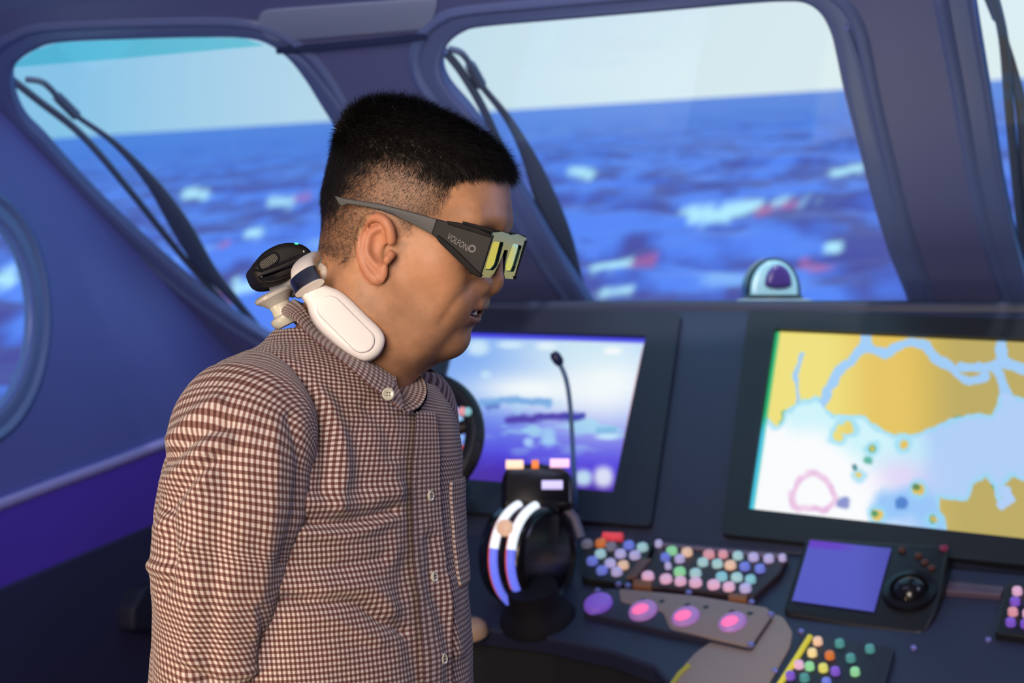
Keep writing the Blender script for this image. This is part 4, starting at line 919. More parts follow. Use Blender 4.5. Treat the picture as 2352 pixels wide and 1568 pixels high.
SVv = np.stack([base - sv * wd, base + sv * wd, p1 + sv * wd * 0.8, p1 - sv * wd * 0.8, p2 + sv * wd * 0.1, p2 - sv * wd * 0.1], 1).reshape(-1, 3)
i0 = np.arange(n) * 6; SFf = np.concatenate([np.stack([i0, i0 + 1, i0 + 2, i0 + 3], 1), np.stack([i0 + 3, i0 + 2, i0 + 4, i0 + 5], 1)])
mk('hair_strands', (h2w(SVv), SFf), M_hair, hair, sharp=False, kind='stuff')
# a few stray hairs at the crown and forehead
def stray(pts, r_=0.00025): mk('stray_hair', tube(cr([h2w(p) for p in pts], 5), r_, 4), M_hair, hair)
hb_ = lambda x_, y_, d_=0.0: B(x_, y_, d_)
for pts in [[(868, 262), (858, 240), (846, 230), (832, 232)], [(852, 265), (838, 250), (820, 248), (806, 256)], [(880, 258), (866, 236), (852, 226)], [(1150, 395), (1175, 402), (1184, 412), (1180, 422)], [(1140, 392), (1168, 402), (1178, 416)], [(1160, 388), (1182, 398), (1188, 408)]]:
    mk('stray_hair', tube(cr([hb_(*p_) for p_ in pts], 5), [0.0003] * (5 * (len(pts) - 1)) + [0.0001], 4), M_hair, hair)
# ================================================================== clothes
def gingham(name, p=0.0049, dark=(0.075, 0.027, 0.026), midc=(0.215, 0.122, 0.116), light=(0.54, 0.50, 0.50)):
    m = bpy.data.materials.new(name); m.use_nodes = True; nt = m.node_tree; b = nt.nodes['Principled BSDF']; N = nt.nodes.new; Lk = nt.links.new
    uv = N('ShaderNodeUVMap'); sp = N('ShaderNodeSeparateXYZ'); Lk(uv.outputs[0], sp.inputs[0]); outs = []
    for k in (0, 1):
        a = N('ShaderNodeMath'); a.operation = 'MULTIPLY'; a.inputs[1].default_value = 2 * PI / p; Lk(sp.outputs[k], a.inputs[0])
        s = N('ShaderNodeMath'); s.operation = 'SINE'; Lk(a.outputs[0], s.inputs[0])
        c = N('ShaderNodeMath'); c.operation = 'MULTIPLY_ADD'; c.inputs[1].default_value = 1.6; c.inputs[2].default_value = 0.5; c.use_clamp = True; Lk(s.outputs[0], c.inputs[0]); outs.append(c)
    ad = N('ShaderNodeMath'); ad.operation = 'ADD'; Lk(outs[0].outputs[0], ad.inputs[0]); Lk(outs[1].outputs[0], ad.inputs[1])
    hf = N('ShaderNodeMath'); hf.operation = 'MULTIPLY'; hf.inputs[1].default_value = 0.5; Lk(ad.outputs[0], hf.inputs[0])
    r = N('ShaderNodeValToRGB'); e = r.color_ramp.elements; e[0].position = 0.0; e[0].color = (*dark, 1); e[1].position = 1.0; e[1].color = (*light, 1)
    x = e.new(0.5); x.color = (*midc, 1); Lk(hf.outputs[0], r.inputs[0]); Lk(r.outputs[0], b.inputs['Base Color'])
    b.inputs['Roughness'].default_value = 0.8; b.inputs['Specular IOR Level'].default_value = 0.2; b.inputs['Sheen Weight'].default_value = 0.15
    return m
M_ging = gingham('gingham_cotton')
BYAW = math.radians(30); BF = np.array((math.cos(BYAW), -math.sin(BYAW), 0)); BR = np.array((-math.sin(BYAW), -math.cos(BYAW), 0))   # facing, his right
# torso rings: py, centre px, lateral, depth, tilt of the ring (rise towards his right), superellipse
TR = np.array([(1900, 690, .178, .140, 0.0, 2.4), (1750, 690, .180, .142, 0.0, 2.4), (1568, 692, .178, .143, 0.0, 2.4), (1400, 690, .174, .138, 0.0, 2.4), (1250, 692, .176, .130, 0.0, 2.4), (1130, 700, .182, .122, 0.02, 2.3),
               (1040, 712, .178, .118, 0.04, 2.2), (970, 728, .165, .111, 0.07, 2.1), (915, 750, .148, .098, 0.12, 2.1), (875, 768, .126, .087, 0.16, 2.05), (845, 788, .104, .075, 0.18, 2.0), (815, 800, .083, .066, 0.18, 2.0), (780, 806, .070, .060, 0.15, 2.0), (745, 812, .058, .055, 0.1, 2.0)])
NTV, NTU = 340, 460
_s = np.linspace(0, 1, len(TR)); _q = cr(TR, 24); _d = np.concatenate([[0], np.cumsum(np.abs(np.diff(_q[:, 0])) + 0.35 * np.abs(np.diff(_q[:, 2])) * 2472)]); _d /= _d[-1]
def ring_at(v): return np.stack([np.interp(v, _d, _q[:, k]) for k in range(6)], -1)
def folds(V, N, F_):
    px = proj(V); out = np.zeros(len(V)); fac = np.clip(-(N @ FWD) * 1.6 + 0.35, 0, 1)
    for pts, w, amp in F_:
        P = cr(pts, 6); d = seg_dist(px, P); a, b = P[0], P[-1]; ab = b - a; t = ((px - a) @ ab) / max(ab @ ab, 1e-9)
        out += amp * np.exp(-(d / w) ** 2)
    return out * fac
FT = [([(690, 1150), (800, 1160), (905, 1128)], 22, .006), ([(685, 1196), (800, 1200), (900, 1172)], 13, -.006), ([(700, 1225), (800, 1228), (890, 1195)], 16, .005), ([(660, 1285), (760, 1300), (880, 1280)], 14, -.003),
      ([(650, 1345), (740, 1352), (850, 1352), (905, 1400)], 22, .0045), ([(655, 1376), (740, 1380), (820, 1384), (880, 1425), (930, 1450)], 12, -.0055), ([(660, 1420), (770, 1425), (870, 1468)], 20, .003),
      ([(735, 915), (778, 990), (788, 1080), (770, 1160)], 20, .0055), ([(700, 890), (738, 960), (750, 1060), (740, 1130)], 16, -.004), ([(820, 1000), (835, 1100), (830, 1160)], 26, -.0035), ([(905, 1080), (915, 1180), (905, 1280)], 22, .003),
      ([(930, 1290), (920, 1400), (950, 1500), (960, 1568)], 20, -.003), ([(985, 1240), (990, 1350), (1020, 1450), (1030, 1568)], 16, -.004), ([(1030, 1330), (1035, 1420), (1055, 1500)], 14, .004),
      ([(700, 800), (760, 860), (830, 905)], 20, .002), ([(640, 815), (720, 880), (760, 930)], 22, .0025), ([(840, 930), (890, 990), (900, 1050)], 14, -.002)]
FS = [([(395, 1010), (440, 960), (500, 925)], 18, .005), ([(380, 1060), (440, 1010), (520, 975)], 14, -.006), ([(380, 1110), (450, 1050), (520, 1010)], 18, .005), ([(385, 1165), (440, 1105), (500, 1050)], 13, -.005), ([(372, 1215), (430, 1160), (480, 1090)], 16, .004),
      ([(400, 1290), (392, 1230), (400, 1180)], 14, -.006), ([(350, 1300), (400, 1310), (430, 1260)], 16, .005), ([(372, 1370), (400, 1310)], 12, -.004), ([(470, 1000), (462, 1150), (440, 1300), (430, 1568)], 26, .004), ([(540, 980), (520, 1150), (495, 1320), (480, 1568)], 24, -.003),
      ([(630, 980), (632, 1120), (610, 1300), (590, 1450)], 20, .003), ([(668, 960), (690, 1060), (680, 1170), (650, 1290)], 14, -.004), ([(600, 1400), (610, 1480), (600, 1550)], 14, -.004), ([(420, 1500), (500, 1545), (600, 1540)], 12, .003), ([(420, 1530), (500, 1568), (600, 1562)], 9, -.003)]
def torso_pt(th, v, off=0.0):
    """th angle from front centre (positive to his right, i.e. towards the camera), v 0 hem .. 1 neck"""
    R = ring_at(v); py, cx, a, b, tl, ex = R.T
    c = np.cos(th); s = np.sin(th); e = 2 / ex
    f = np.where(c > 0, 1.0, np.interp(-py, [-980, -860], [0.64, 1.25])) * np.sign(c) * np.abs(c) ** e * b; l = np.sign(s) * np.abs(s) ** e * a
    d = ray(0, 0); C = np.stack([at(x_, y_, MANY) for x_, y_ in zip(cx, py)])
    return C + f[:, None] * BF + l[:, None] * BR + (l * tl)[:, None] * ZZ
def grid_faces(nv, nu, closed):
    i = np.arange(nv - 1)[:, None] * nu; j = np.arange(nu if closed else nu - 1)[None]; k = (j + 1) % nu
    return np.stack([i + j, i + k, i + nu + k, i + nu + j], -1).reshape(-1, 4)
def gnorm(V, nv, nu, closed):
    G = V.reshape(nv, nu, 3); dv = np.gradient(G, axis=0)
    du = (np.roll(G, -1, 1) - np.roll(G, 1, 1)) if closed else np.gradient(G, axis=1)
    N = np.cross(du, dv).reshape(-1, 3); N /= np.linalg.norm(N, axis=1)[:, None] + 1e-12; return N
def torso_patch(th0, th1, v0, v1, nu, nv, off, closed=False, wr=1.0):
    th = np.linspace(th0, th1, nu + 1)[:-1] if closed else np.linspace(th0, th1, nu)
    v = np.linspace(v0, v1, nv); TH, VV = np.meshgrid(th, v); V = torso_pt(TH.ravel(), VV.ravel()); N = gnorm(V, nv, nu, closed)
    cen = torso_pt(np.full(1, 0.0), np.array([0.5]))
    if np.mean(np.sum(N * (V - np.repeat(V.reshape(nv, nu, 3).mean(1) if closed else np.stack([at(x_, y_, MANY) for y_, x_ in ring_at(v)[:, :2]]), nu, 0)), 1)) < 0: N = -N
    nz = (fbm(V * 14, 3, 61) - 0.5) * 0.007 + (fbm(V * 45, 2, 62) - 0.5) * 0.0016
    V = V + N * ((folds(V, N, FT) + nz) * wr + off)[:, None]
    R = ring_at(VV.ravel()); per = PI * (R[:, 2] + R[:, 3]) / (2 * PI); per = np.maximum(per, 0.06)
    C = np.stack([at(x_, y_, MANY) for y_, x_ in ring_at(v)[:, :2]]); G = torso_pt(np.full(nv, 0.9), v); arc_ = np.interp(v, VS, VARC)
    uv = np.stack([TH.ravel() * per * 1.06, np.repeat(arc_, nu)], 1)
    return V, grid_faces(nv, nu, closed), uv, N
VS = np.linspace(0, 1, 200); _g = torso_pt(np.full(200, 0.9), VS); VARC = np.concatenate([[0], np.cumsum(np.linalg.norm(np.diff(_g, axis=0), axis=1))])
def v_of(py): return float(np.interp(-py, -_q[:, 0], _d))
V, Fc, uv, _ = torso_patch(0, 2 * PI, 0.0, v_of(772), NTU, NTV, 0.0, True)
_thg = np.tile(np.linspace(0, 2 * PI, NTU + 1)[:-1], NTV); _thg = np.where(_thg > PI, _thg - 2 * PI, _thg); _vg = np.repeat(np.linspace(0, v_of(772), NTV), NTU)
_cut = _vg > np.interp(_thg, [-1.5, -1.4, -0.25, -0.12, 0, 0.25, 0.5, 0.8, 1.1, 1.2], [2.0, v_of(845), v_of(862), v_of(908), v_of(940), v_of(912), v_of(868), v_of(820), v_of(775), 2.0]); Fc = Fc[~_cut[Fc].any(1)]     # open throat
mk('shirt_body', (V, Fc), M_ging, man, sharp=False, uv=uv, label='gingham shirt front and back')
# placket: a doubled strip down the front, overlapping to the far side
w_pl = 0.17
V, Fc, uv, Np = torso_patch(-w_pl, 0.045, v_of(1800), v_of(940), 26, 260, 0.0042)
inner = V - Np * 0.004
n_ = len(V); rimf = []
for k in range(259):
    for e_ in (0,):
        a_, b_ = k * 26 + e_, (k + 1) * 26 + e_; rimf.append((a_, b_, b_ + n_, a_ + n_) if e_ else (b_, a_, a_ + n_, b_ + n_))
mk('placket', (np.concatenate([V, inner]), np.concatenate([Fc, np.array(rimf)])), M_ging, man, uv=np.concatenate([uv + (0.0021, 0), uv + (0.0021, 0)]), sharp=50)
# chest pocket on his left
V, Fc, uv, Np = torso_patch(-0.98, -0.33, v_of(1345), v_of(1102), 60, 90, 0.0028)
n_ = len(V); inner = V - Np * 0.0035; rimf = [(89 * 60 + k, 89 * 60 + k + 1, 89 * 60 + k + 1 + n_, 89 * 60 + k + n_) for k in range(59)] + [(k * 60 + 59, (k + 1) * 60 + 59, (k + 1) * 60 + 59 + n_, k * 60 + 59 + n_) for k in range(89)] + [(k * 60, (k + 1) * 60, (k + 1) * 60 + n_, k * 60 + n_) for k in range(89)]
mk('pocket', (np.concatenate([V, inner]), np.concatenate([Fc, np.array(rimf)])), M_ging, man, uv=np.concatenate([uv + (0.001, 0.002)] * 2), sharp=50)

# sleeves
def sleeve(name, ctl, fold, closed_top=True, flip=1):
    K = np.array([[*B(a, b, c), r1, r2] for a, b, c, r1, r2 in ctl]); K = cr(K, 30); P = K[:, :3]; n = len(P); nu = 220
    _, Tn, S, U = frames(P, (0, 1, 0.001))
    a = np.arange(nu) * 2 * PI / nu
    V = (P[:, None] + S[:, None] * (K[:, 3:4] * np.cos(a))[..., None] + U[:, None] * (K[:, 4:5] * np.sin(a))[..., None]).reshape(-1, 3)
    N = V - np.repeat(P, nu, 0); N /= np.linalg.norm(N, axis=1)[:, None]
    nz = (fbm(V * 16, 3, 71) - 0.5) * 0.008 + (fbm(V * 50, 2, 72) - 0.5) * 0.0014
    V = V + N * (folds(V, N, fold) + nz)[:, None]
    L = np.concatenate([[0], np.cumsum(np.sqrt(np.sum(np.diff(P, axis=0) ** 2, 1) + np.diff(K[:, 3]) ** 2))])
    r_m = np.maximum(K[:, 3], 0.03)
    uv = np.stack([np.tile(a, n) * np.repeat(r_m, nu), np.repeat(L, nu)], 1)
    mk(name, (V, grid_faces(n, nu, True)), M_ging, man, sharp=False, uv=uv)
sleeve('sleeve', [(626, 905, -.095, .018, .018), (606, 912, -.112, .044, .040), (590, 946, -.128, .0590, .056), (568, 988, -.143, .0655, .063), (549, 1050, -.155, .0655, .062), (535, 1150, -.16, .0635, .060), (512, 1250, -.16, .0610, .058), (500, 1330, -.16, .0585, .056),
                  (492, 1430, -.155, .0525, .052), (485, 1520, -.15, .0480, .050), (482, 1600, -.14, .0465, .048), (490, 1700, -.12, .046, .046), (510, 1800, -.09, .042, .042)], FS)
sleeve('sleeve', [(905, 880, .12, .020, .020), (915, 900, .125, .045, .045), (925, 960, .14, .056, .056), (925, 1100, .15, .056, .056), (915, 1300, .15, .052, .052), (905, 1500, .14, .048, .048), (910, 1700, .10, .045, .045), (920, 1800, .08, .042, .042)], [])

# collar: leaf folded over a stand, open at the throat
fold_l = [(905, 864, -.045), (872, 842, -.060), (838, 822, -.068), (784, 796, -.070), (730, 752, -.064), (694, 706, -.052), (676, 690, -.02), (678, 690, .02), (720, 712, .055), (790, 765, .072), (870, 812, .068), (925, 830, .050), (948, 838, .034)]
leaf_l = [(888, 910, -.112), (862, 893, -.118), (826, 862, -.118), (772, 816, -.110), (716, 772, -.100), (672, 732, -.072), (650, 725, -.02), (652, 725, .03), (700, 760, .075), (790, 815, .094), (880, 840, .085), (950, 850, .055), (1003, 856, .030)]
stand_l = [(908, 905, -.040), (876, 886, -.054), (838, 858, -.064), (786, 832, -.070), (735, 790, -.068), (700, 745, -.055), (684, 728, -.02), (686, 728, .02), (725, 750, .055), (790, 805, .072), (870, 850, .070), (920, 872, .058), (945, 890, .045)]
def strip(name, A_, B_, nu, nv, bulge, mt, uo=0.0, thick=0.0014, lab=None):
    a = cr([B(*q) for q in A_], nu); b = cr([B(*q) for q in B_], nu); n = len(a); t = np.linspace(0, 1, nv)
    V = a[:, None] * (1 - t)[None, :, None] + b[:, None] * t[None, :, None]
    cen = np.mean(a, 0); out = (a + b) / 2 - cen; out[:, 2] = 0; out /= np.linalg.norm(out, axis=1)[:, None] + 1e-9
    V = V + out[:, None] * (bulge * np.sin(t * PI))[None, :, None]; V = V.reshape(-1, 3)
    la = np.concatenate([[0], np.cumsum(np.linalg.norm(np.diff((a + b) / 2, axis=0), axis=1))]); lt = np.linalg.norm(b - a, axis=1).mean() * t
    uv = np.stack([np.repeat(la, nv) + uo, np.tile(lt, n)], 1)
    N = gnorm(V, n, nv, False); V2 = V + N * thick; m = len(V); Fq = grid_faces(n, nv, False); bd = []
    for k in range(n - 1):
        for e_ in (0, nv - 1): bd.append((k * nv + e_, (k + 1) * nv + e_, (k + 1) * nv + e_ + m, k * nv + e_ + m))
    for k in range(nv - 1):
        for e_ in (0, (n - 1) * nv): bd.append((e_ + k, e_ + k + 1, e_ + k + 1 + m, e_ + k + m))
    mk(name, (np.concatenate([V, V2]), np.concatenate([Fq, Fq[:, ::-1] + m, np.array(bd)])), mt, man, uv=np.concatenate([uv, uv]), sharp=60, label=lab)
strip('collar_leaf', fold_l, leaf_l, 12, 14, 0.006, M_ging)
strip('collar_stand', fold_l, stand_l, 12, 10, 0.0, M_ging, 0.002)
strip('collar_front', [(948, 838, .034), (963, 856, .020), (976, 880, -.004), (979, 906, -.032), (964, 934, -.062), (928, 950, -.084)], [(945, 890, .045), (935, 885, .025), (925, 885, .0), (918, 892, -.018), (910, 905, -.034), (908, 912, -.044)], 10, 12, 0.0, M_ging, 0.001)
strip('collar_front', [(905, 864, -.045), (910, 885, -.062), (917, 905, -.080), (924, 932, -.098)], [(888, 910, -.112), (893, 918, -.113), (902, 926, -.113), (916, 940, -.110)], 10, 12, 0.002, M_ging, 0.003)

# buttons
M_btn = mat('pearl_button', (0.52, 0.52, 0.45), 0.25, spec=0.7)
def shirt_button(p, n, r_):
    b_ = mk('button', lathe(p, n, [(r_ * 0.9, 0), (r_, 0.0008), (r_, 0.0016), (r_ * 0.8, 0.0024), (r_ * 0.62, 0.0018), (r_ * 0.1, 0.0016)], 20), M_btn, man)
    for k in range(4):
        s_ = nrm(np.cross(n, ZZ)); t_ = np.cross(n, s_); o_ = (s_ * math.cos(k * PI / 2 + .7) + t_ * math.sin(k * PI / 2 + .7)) * r_ * 0.3
        mk('thread_hole', lathe(np.asarray(p) + o_, n, [(r_ * 0.12, 0.0012), (r_ * 0.12, 0.0021)], 6), mat('thread', (0.12, 0.07, 0.06), 0.8), b_)
for py_ in (1127, 1308, 1490, 1660):
    v_ = v_of(py_); Vb, _, _, Nb = torso_patch(-0.11, -0.05, v_ - 0.004, v_ + 0.004, 3, 3, 0.0036); shirt_button(Vb[4], Nb[4], 0.0052)
shirt_button(B(891, 905, -.1165), nrm((0.25, -1, 0.15)), 0.0056)

# trousers, shoes and hands below the frame
M_trs = mat('trouser_charcoal', (0.03, 0.03, 0.035), 0.8); M_shoe = mat('shoe_black', (0.012, 0.011, 0.011), 0.35)
hip = at(690, 1800, MANY); zf = hip[2]
seatp = [np.array((hip[0], MANY, zz_)) for zz_ in (zf + 0.10, zf, zf - 0.12, zf - 0.20)]
mk('trousers', tube(seatp, [0.165, 0.170, 0.165, 0.10], 40, up=tuple(BF), rx=[0.13, 0.135, 0.13, 0.09]), M_trs, man)
for s_ in (-1, 1):
    o_ = np.array((hip[0], MANY, 0)) + BR * 0.085 * s_
    leg = [o_ + ZZ * (zf - 0.08), o_ + ZZ * (zf - 0.25), o_ + ZZ * 0.48 + BF * 0.01, o_ + ZZ * 0.25, o_ + ZZ * 0.05 - BF * 0.015]
    mk('trouser_leg', tube(cr(leg, 6), np.interp(np.linspace(0, 1, 25), [0, .3, .6, 1], [0.09, 0.085, 0.065, 0.058]), 24), M_trs, man)
    sh = [o_ - BF * 0.085 + ZZ * 0.045, o_ - BF * 0.05 + ZZ * 0.05, o_ + ZZ * 0.052, o_ + BF * 0.08 + ZZ * 0.042, o_ + BF * 0.15 + ZZ * 0.034, o_ + BF * 0.19 + ZZ * 0.028]
    sp_ = mk('shoe', tube(cr(sh, 5), np.interp(np.linspace(0, 1, 26), [0, .1, .4, .75, .95, 1], [0.028, 0.036, 0.040, 0.047, 0.036, 0.02]), 20, rx=np.interp(np.linspace(0, 1, 26), [0, .2, .5, .8, 1], [0.04, 0.046, 0.048, 0.036, 0.02])), M_shoe, man)
    PSo = Plane(o_ - ZZ * 0.0, BF, np.cross(ZZ, BF))
    mk('sole', slab(PSo, fillet([(-0.11, -0.035), (0.10, -0.048), (0.20, -0.028), (0.20, 0.028), (0.10, 0.048), (-0.11, 0.035)], 0.03), 0.0, 0.014, 0.003), M_black, sp_)
def hand(wrist, d_, palm_n, side):
    d_ = nrm(d_); pn = nrm(palm_n - d_ * (np.asarray(palm_n) @ d_)); sd_ = np.cross(d_, pn) * side
    L = lambda a, b, c: wrist + d_ * a + sd_ * b + pn * c
    pts = [L(-0.24, 0, -0.01), L(0.19, 0, 0.09)]
    lo = np.min([L(a, b, c) for a in (-.27, .2) for b in (-.07, .07) for c in (-.05, .09)], 0); hi = np.max([L(a, b, c) for a in (-.27, .2) for b in (-.07, .07) for c in (-.05, .09)], 0)
    v = Vol(lo, hi, 0.004)
    v.cap(L(-0.09, 0, 0), L(0, 0, 0), 0.034, 0.027, 0.01); v.cap(L(0, -0.012, 0), L(0.085, -0.024, 0.004), 0.020, 0.017, 0.015); v.cap(L(0, 0.012, 0), L(0.085, 0.024, 0.004), 0.020, 0.016, 0.015); v.cap(L(0.02, 0, 0), L(0.088, 0, 0.004), 0.018, 0.018, 0.015)
    for b, l, c in ((-0.030, 0.070, 0.9), (-0.010, 0.080, 1.0), (0.011, 0.074, 1.1), (0.030, 0.058, 1.2)):
        k = [L(0.085, b, 0.004), L(0.085 + l * 0.45, b * 1.12, 0.010 * c), L(0.085 + l * 0.75, b * 1.12, 0.022 * c), L(0.085 + l * 0.92, b * 1.1, 0.038 * c)]
        v.line(k, [0.0095, 0.0088, 0.0080, 0.0070], 0.004)
    v.line([L(0.02, -0.025, 0.006), L(0.055, -0.048, 0.018), L(0.085, -0.052, 0.030), L(0.108, -0.046, 0.038)], [0.015, 0.011, 0.0095, 0.008], 0.008)
    Vh, Fh = v.mesh(1); Nh = vnormals(Vh, Fh)
    mk('hand', (Vh, Fh), M_skin, man, sharp=False, col=np.tile(skin, (len(Vh), 1)))
hand(B(520, 1850, -.07), np.array((0.12, 0.05, -1.0)), np.array((0.3, 1.0, 0)), 1)
hand(B(928, 1850, .07), np.array((0.10, -0.05, -1.0)), np.array((0.3, -1.0, 0)), -1)
# ================================================================== 3D glasses
TP = Plane(h2w((0, -.0815, 0)), HLx, HLz); TPF = Plane(h2w((0, .0815, 0)), HLx, HLz)
gl = thing('glasses_3d', h2w((0.06, 0, 0.018)), 'dark grey 3D glasses with wide arms worn by the man in gingham', 'glasses')
M_tmpl = mat('temple_grey', (0.018, 0.018, 0.020), 0.6, spec=0.2, bump=0.05, nscale=2500); M_tip = mat('temple_tip_grey', (0.055, 0.058, 0.066), 0.5, spec=0.3); M_gedge = mat('glasses_edge', (0.008, 0.008, 0.010), 0.6, spec=0.12)
arm_tip = [(768, 449), (790, 455), (830, 461), (870, 467), (905, 476), (950, 488), (1004, 503), (992, 538), (965, 524), (935, 508), (905, 494), (870, 481), (830, 473), (797, 468), (786, 474), (777, 467)]
arm_front = [(1004, 503), (1040, 512), (1090, 527), (1133, 541), (1103, 636), (1088, 630), (1064, 606), (1040, 583), (1014, 556), (992, 538)]
shield_lo = [(1008, 540), (1040, 565), (1076, 600), (1108, 632), (1102, 637), (1085, 629), (1062, 607), (1036, 582), (1010, 557), (1002, 545)]
shield_hi = [(1028, 507), (1060, 512), (1100, 524), (1128, 538), (1128, 546), (1090, 534), (1050, 522), (1030, 516)]
mirror = lambda pts: [(-u, v) for u, v in pts]
def arms(pl, pts_pl, far):
    hh = (-0.0035, 0.0005) if not far else (-0.0005, 0.0035)
    for nm, pts, mt, h0, h1, bv in (('arm_tip', arm_tip, M_tip, 0, 0.0, 0.001), ('arm', arm_front, M_tmpl, 0, 0.0006, 0.0012), ('side_shield', shield_lo, M_gedge, 0.0, 0.002, 0.001), ('side_shield', shield_hi, M_gedge, 0.0, 0.0018, 0.001)):
        uv_ = TP.uvs(pts); o_ = mk(nm, slab(pl, uv_, hh[0], hh[1] + h1, bv), mt, gl, sharp=35)
        if nm == 'arm' and not far: arm_o = o_
    if not far: return arm_o
arm_o = arms(TP, None, False); arms(TPF, None, True)
# lettering and ring emblem on the near arm
fc = bpy.data.curves.new('lettering', 'FONT'); fc.body = 'VOLFONI'; fc.size = 1.0; fc.extrude = 0.02; fo = bpy.data.objects.new('lettering', fc); COL.objects.link(fo)
dg = bpy.context.evaluated_depsgraph_get(); dg.update(); tm = bpy.data.meshes.new_from_object(fo.evaluated_get(dg))
tv = np.array([v.co[:] for v in tm.vertices]); tf = [tuple(p.vertices) for p in tm.polygons]; bpy.data.objects.remove(fo)
tw = tv[:, 0].max() - tv[:, 0].min(); p0 = np.array(TP.uv(1026, 547)); p1 = np.array(TP.uv(1073, 577)); dd = p1 - p0; Lt = np.linalg.norm(dd); dd /= Lt; ee = np.array((-dd[1], dd[0]))
M_let = mat('lettering_grey', (0.13, 0.13, 0.14), 0.5)
q = p0 + np.outer((tv[:, 0] - tv[:, 0].min()) / tw * Lt, dd) + np.outer((tv[:, 1]) * 0.0078, ee)
mk('lettering', (np.array([TP.w(a, b, 0.0011 + 0.0002 * (c > 0)) for (a, b), c in zip(q, tv[:, 2])]), tf), M_let, arm_o, smooth=False)
rc = TP.w(*TP.uv(1085, 571), 0.0012)
mk('emblem_ring', tube([rc + (HLx * math.cos(t) + HLz * math.sin(t)) * 0.0027 for t in np.linspace(0, 2 * PI, 25)], 0.0008, 6, up=tuple(-HLy), caps=False, sq=0.4), M_let, arm_o)
# front frame
FPn = Plane(h2w((0.0925, 0, 0)), HLy, HLz)
out_l = np.array([(-80, 38), (-79, 36), (-77, 0), (-74, -3), (-34, -3), (-24, 1), (-13, 13), (-8, 24), (8, 24), (13, 13), (24, 1), (34, -3), (74, -3), (77, 0), (79, 36), (80, 38), (40, 40), (8, 39), (0, 38), (-8, 39), (-40, 40)]) * mm
op = lambda s_: [(s_ * a * mm, b * mm) for a, b in fillet([(18, 9), (30, 4), (66, 4), (69, 8), (69, 30), (22, 31)], 4)]
M_gfr = mat('glasses_front_reflect', (0.10, 0.24, 0.23), 0.14, metal=0.5, spec=0.9); M_lens = mat('lens_green_mirror', (0.62, 0.86, 0.55), 0.05, metal=1.0)  # teal is the dark frame's screen reflection, put into its colour
mk('front_frame', holed(FPn, list(out_l), [op(-1), op(1)], 0.0058, 0.0070), M_gfr, gl, smooth=False)
mk('front_body', holed(FPn, list(out_l), [op(-1), op(1)], -0.004, 0.0058), M_gedge, gl, smooth=False)
for s_ in (-1, 1):
    mk('lens', slab(FPn, [(s_ * a * mm, b * mm) for a, b in [(16, 3), (71, 3), (71, 32), (16, 32)]], 0.0040, 0.0052), M_lens, gl, smooth=False)
    mk('visor', slab(Plane(h2w((0.070, 0, 0.0385)), HLx, HLy), [(0.0, s_ * 0.078), (0.0285, s_ * 0.079), (0.0285, s_ * 0.008), (0.018, s_ * 0.012), (0.008, s_ * 0.045)], -0.0012, 0.0012), M_gedge, gl, smooth=False)
mk('nose_pad', tube([h2w(P_(93, -9, 20)), h2w(P_(93, -7.5, 28)), h2w(P_(93.5, 0, 31)), h2w(P_(93, 7.5, 28)), h2w(P_(93, 9, 20))], 0.0022, 8), mat('pad_blue', (0.03, 0.10, 0.45), 0.3), gl)

# ================================================================== white neck massager
PN = Plane(B(785, 740, -0.088), nrm((1, 0.10, -0.10)), nrm((0.0, 0.20, 1)))
nm_ = thing('neck_massager', B(785, 820, -0.085), 'white neck massager with an oval pad worn round the man\'s neck', 'neck massager')
M_white = mat('white_silicone', (0.80, 0.77, 0.77), 0.42); M_white2 = mat('white_pad', (0.84, 0.82, 0.82), 0.5)
padp = [(691, 672), (698, 684), (706, 697), (714, 724), (735, 755), (779, 794), (812, 816), (839, 826), (863, 818), (879, 800), (885, 776), (874, 752), (844, 722), (811, 689), (783, 666), (757, 655), (739, 648), (727, 640), (716, 644), (700, 656)]
pad = mk('pad', slab(PN, cr(PN.uvs(padp), 4, True), -0.014, 0.0, 0.006, 5), M_white, nm_, sharp=60)
ca, cb_ = np.array(PN.uv(757, 708)), np.array(PN.uv(831, 782)); dv = (cb_ - ca) / np.linalg.norm(cb_ - ca); nv_ = np.array((-dv[1], dv[0])); rr_ = 0.0112
capo = [cb_ + (dv * math.cos(t) + nv_ * math.sin(t)) * rr_ for t in np.linspace(-PI / 2, PI / 2, 16)] + [ca + (dv * math.cos(t) + nv_ * math.sin(t)) * rr_ for t in np.linspace(PI / 2, 3 * PI / 2, 16)]
mk('electrode_plate', slab(PN, capo, -0.002, 0.0028, 0.0016, 4), M_white2, pad, sharp=60)
band_p = cr([B(712, 662, -.090), B(706, 648, -.086), B(698, 630, -.078), B(697, 612, -.062), B(706, 600, -.040), B(716, 598, -.014), B(720, 602, .018), B(730, 612, .046), B(772, 645, .068), B(830, 700, .075)], 8)
nb_ = len(band_p)
mk('neck_band', tube(band_p, np.interp(np.linspace(0, 1, nb_), [0, .15, .4, 1], [0.0145, 0.0125, 0.0115, 0.012]), 24, up=(0, 1, 0.2), rx=np.interp(np.linspace(0, 1, nb_), [0, 1], [0.006, 0.006]), sup=2.6), M_white, nm_, sharp=60)
sld = cr([B(711, 660, -.0905), B(705, 647, -.0870), B(699, 634, -.0805)], 4)
mk('metal_slider', tube(sld, 0.0140, 24, up=(0, 1, 0.2), rx=0.0068, sup=2.6), mat('slider_chrome', (0.42, 0.44, 0.46), 0.22, metal=1.0), nm_, sharp=60)
mk('inner_cuff', tube(cr([B(728, 600, -.030), B(736, 604, -.02), B(738, 616, -.012), B(737, 632, -.018)], 6), [0.006] * 19, 16, sq=0.9), mat('cuff_blue_grey', (0.30, 0.36, 0.42), 0.35), nm_)
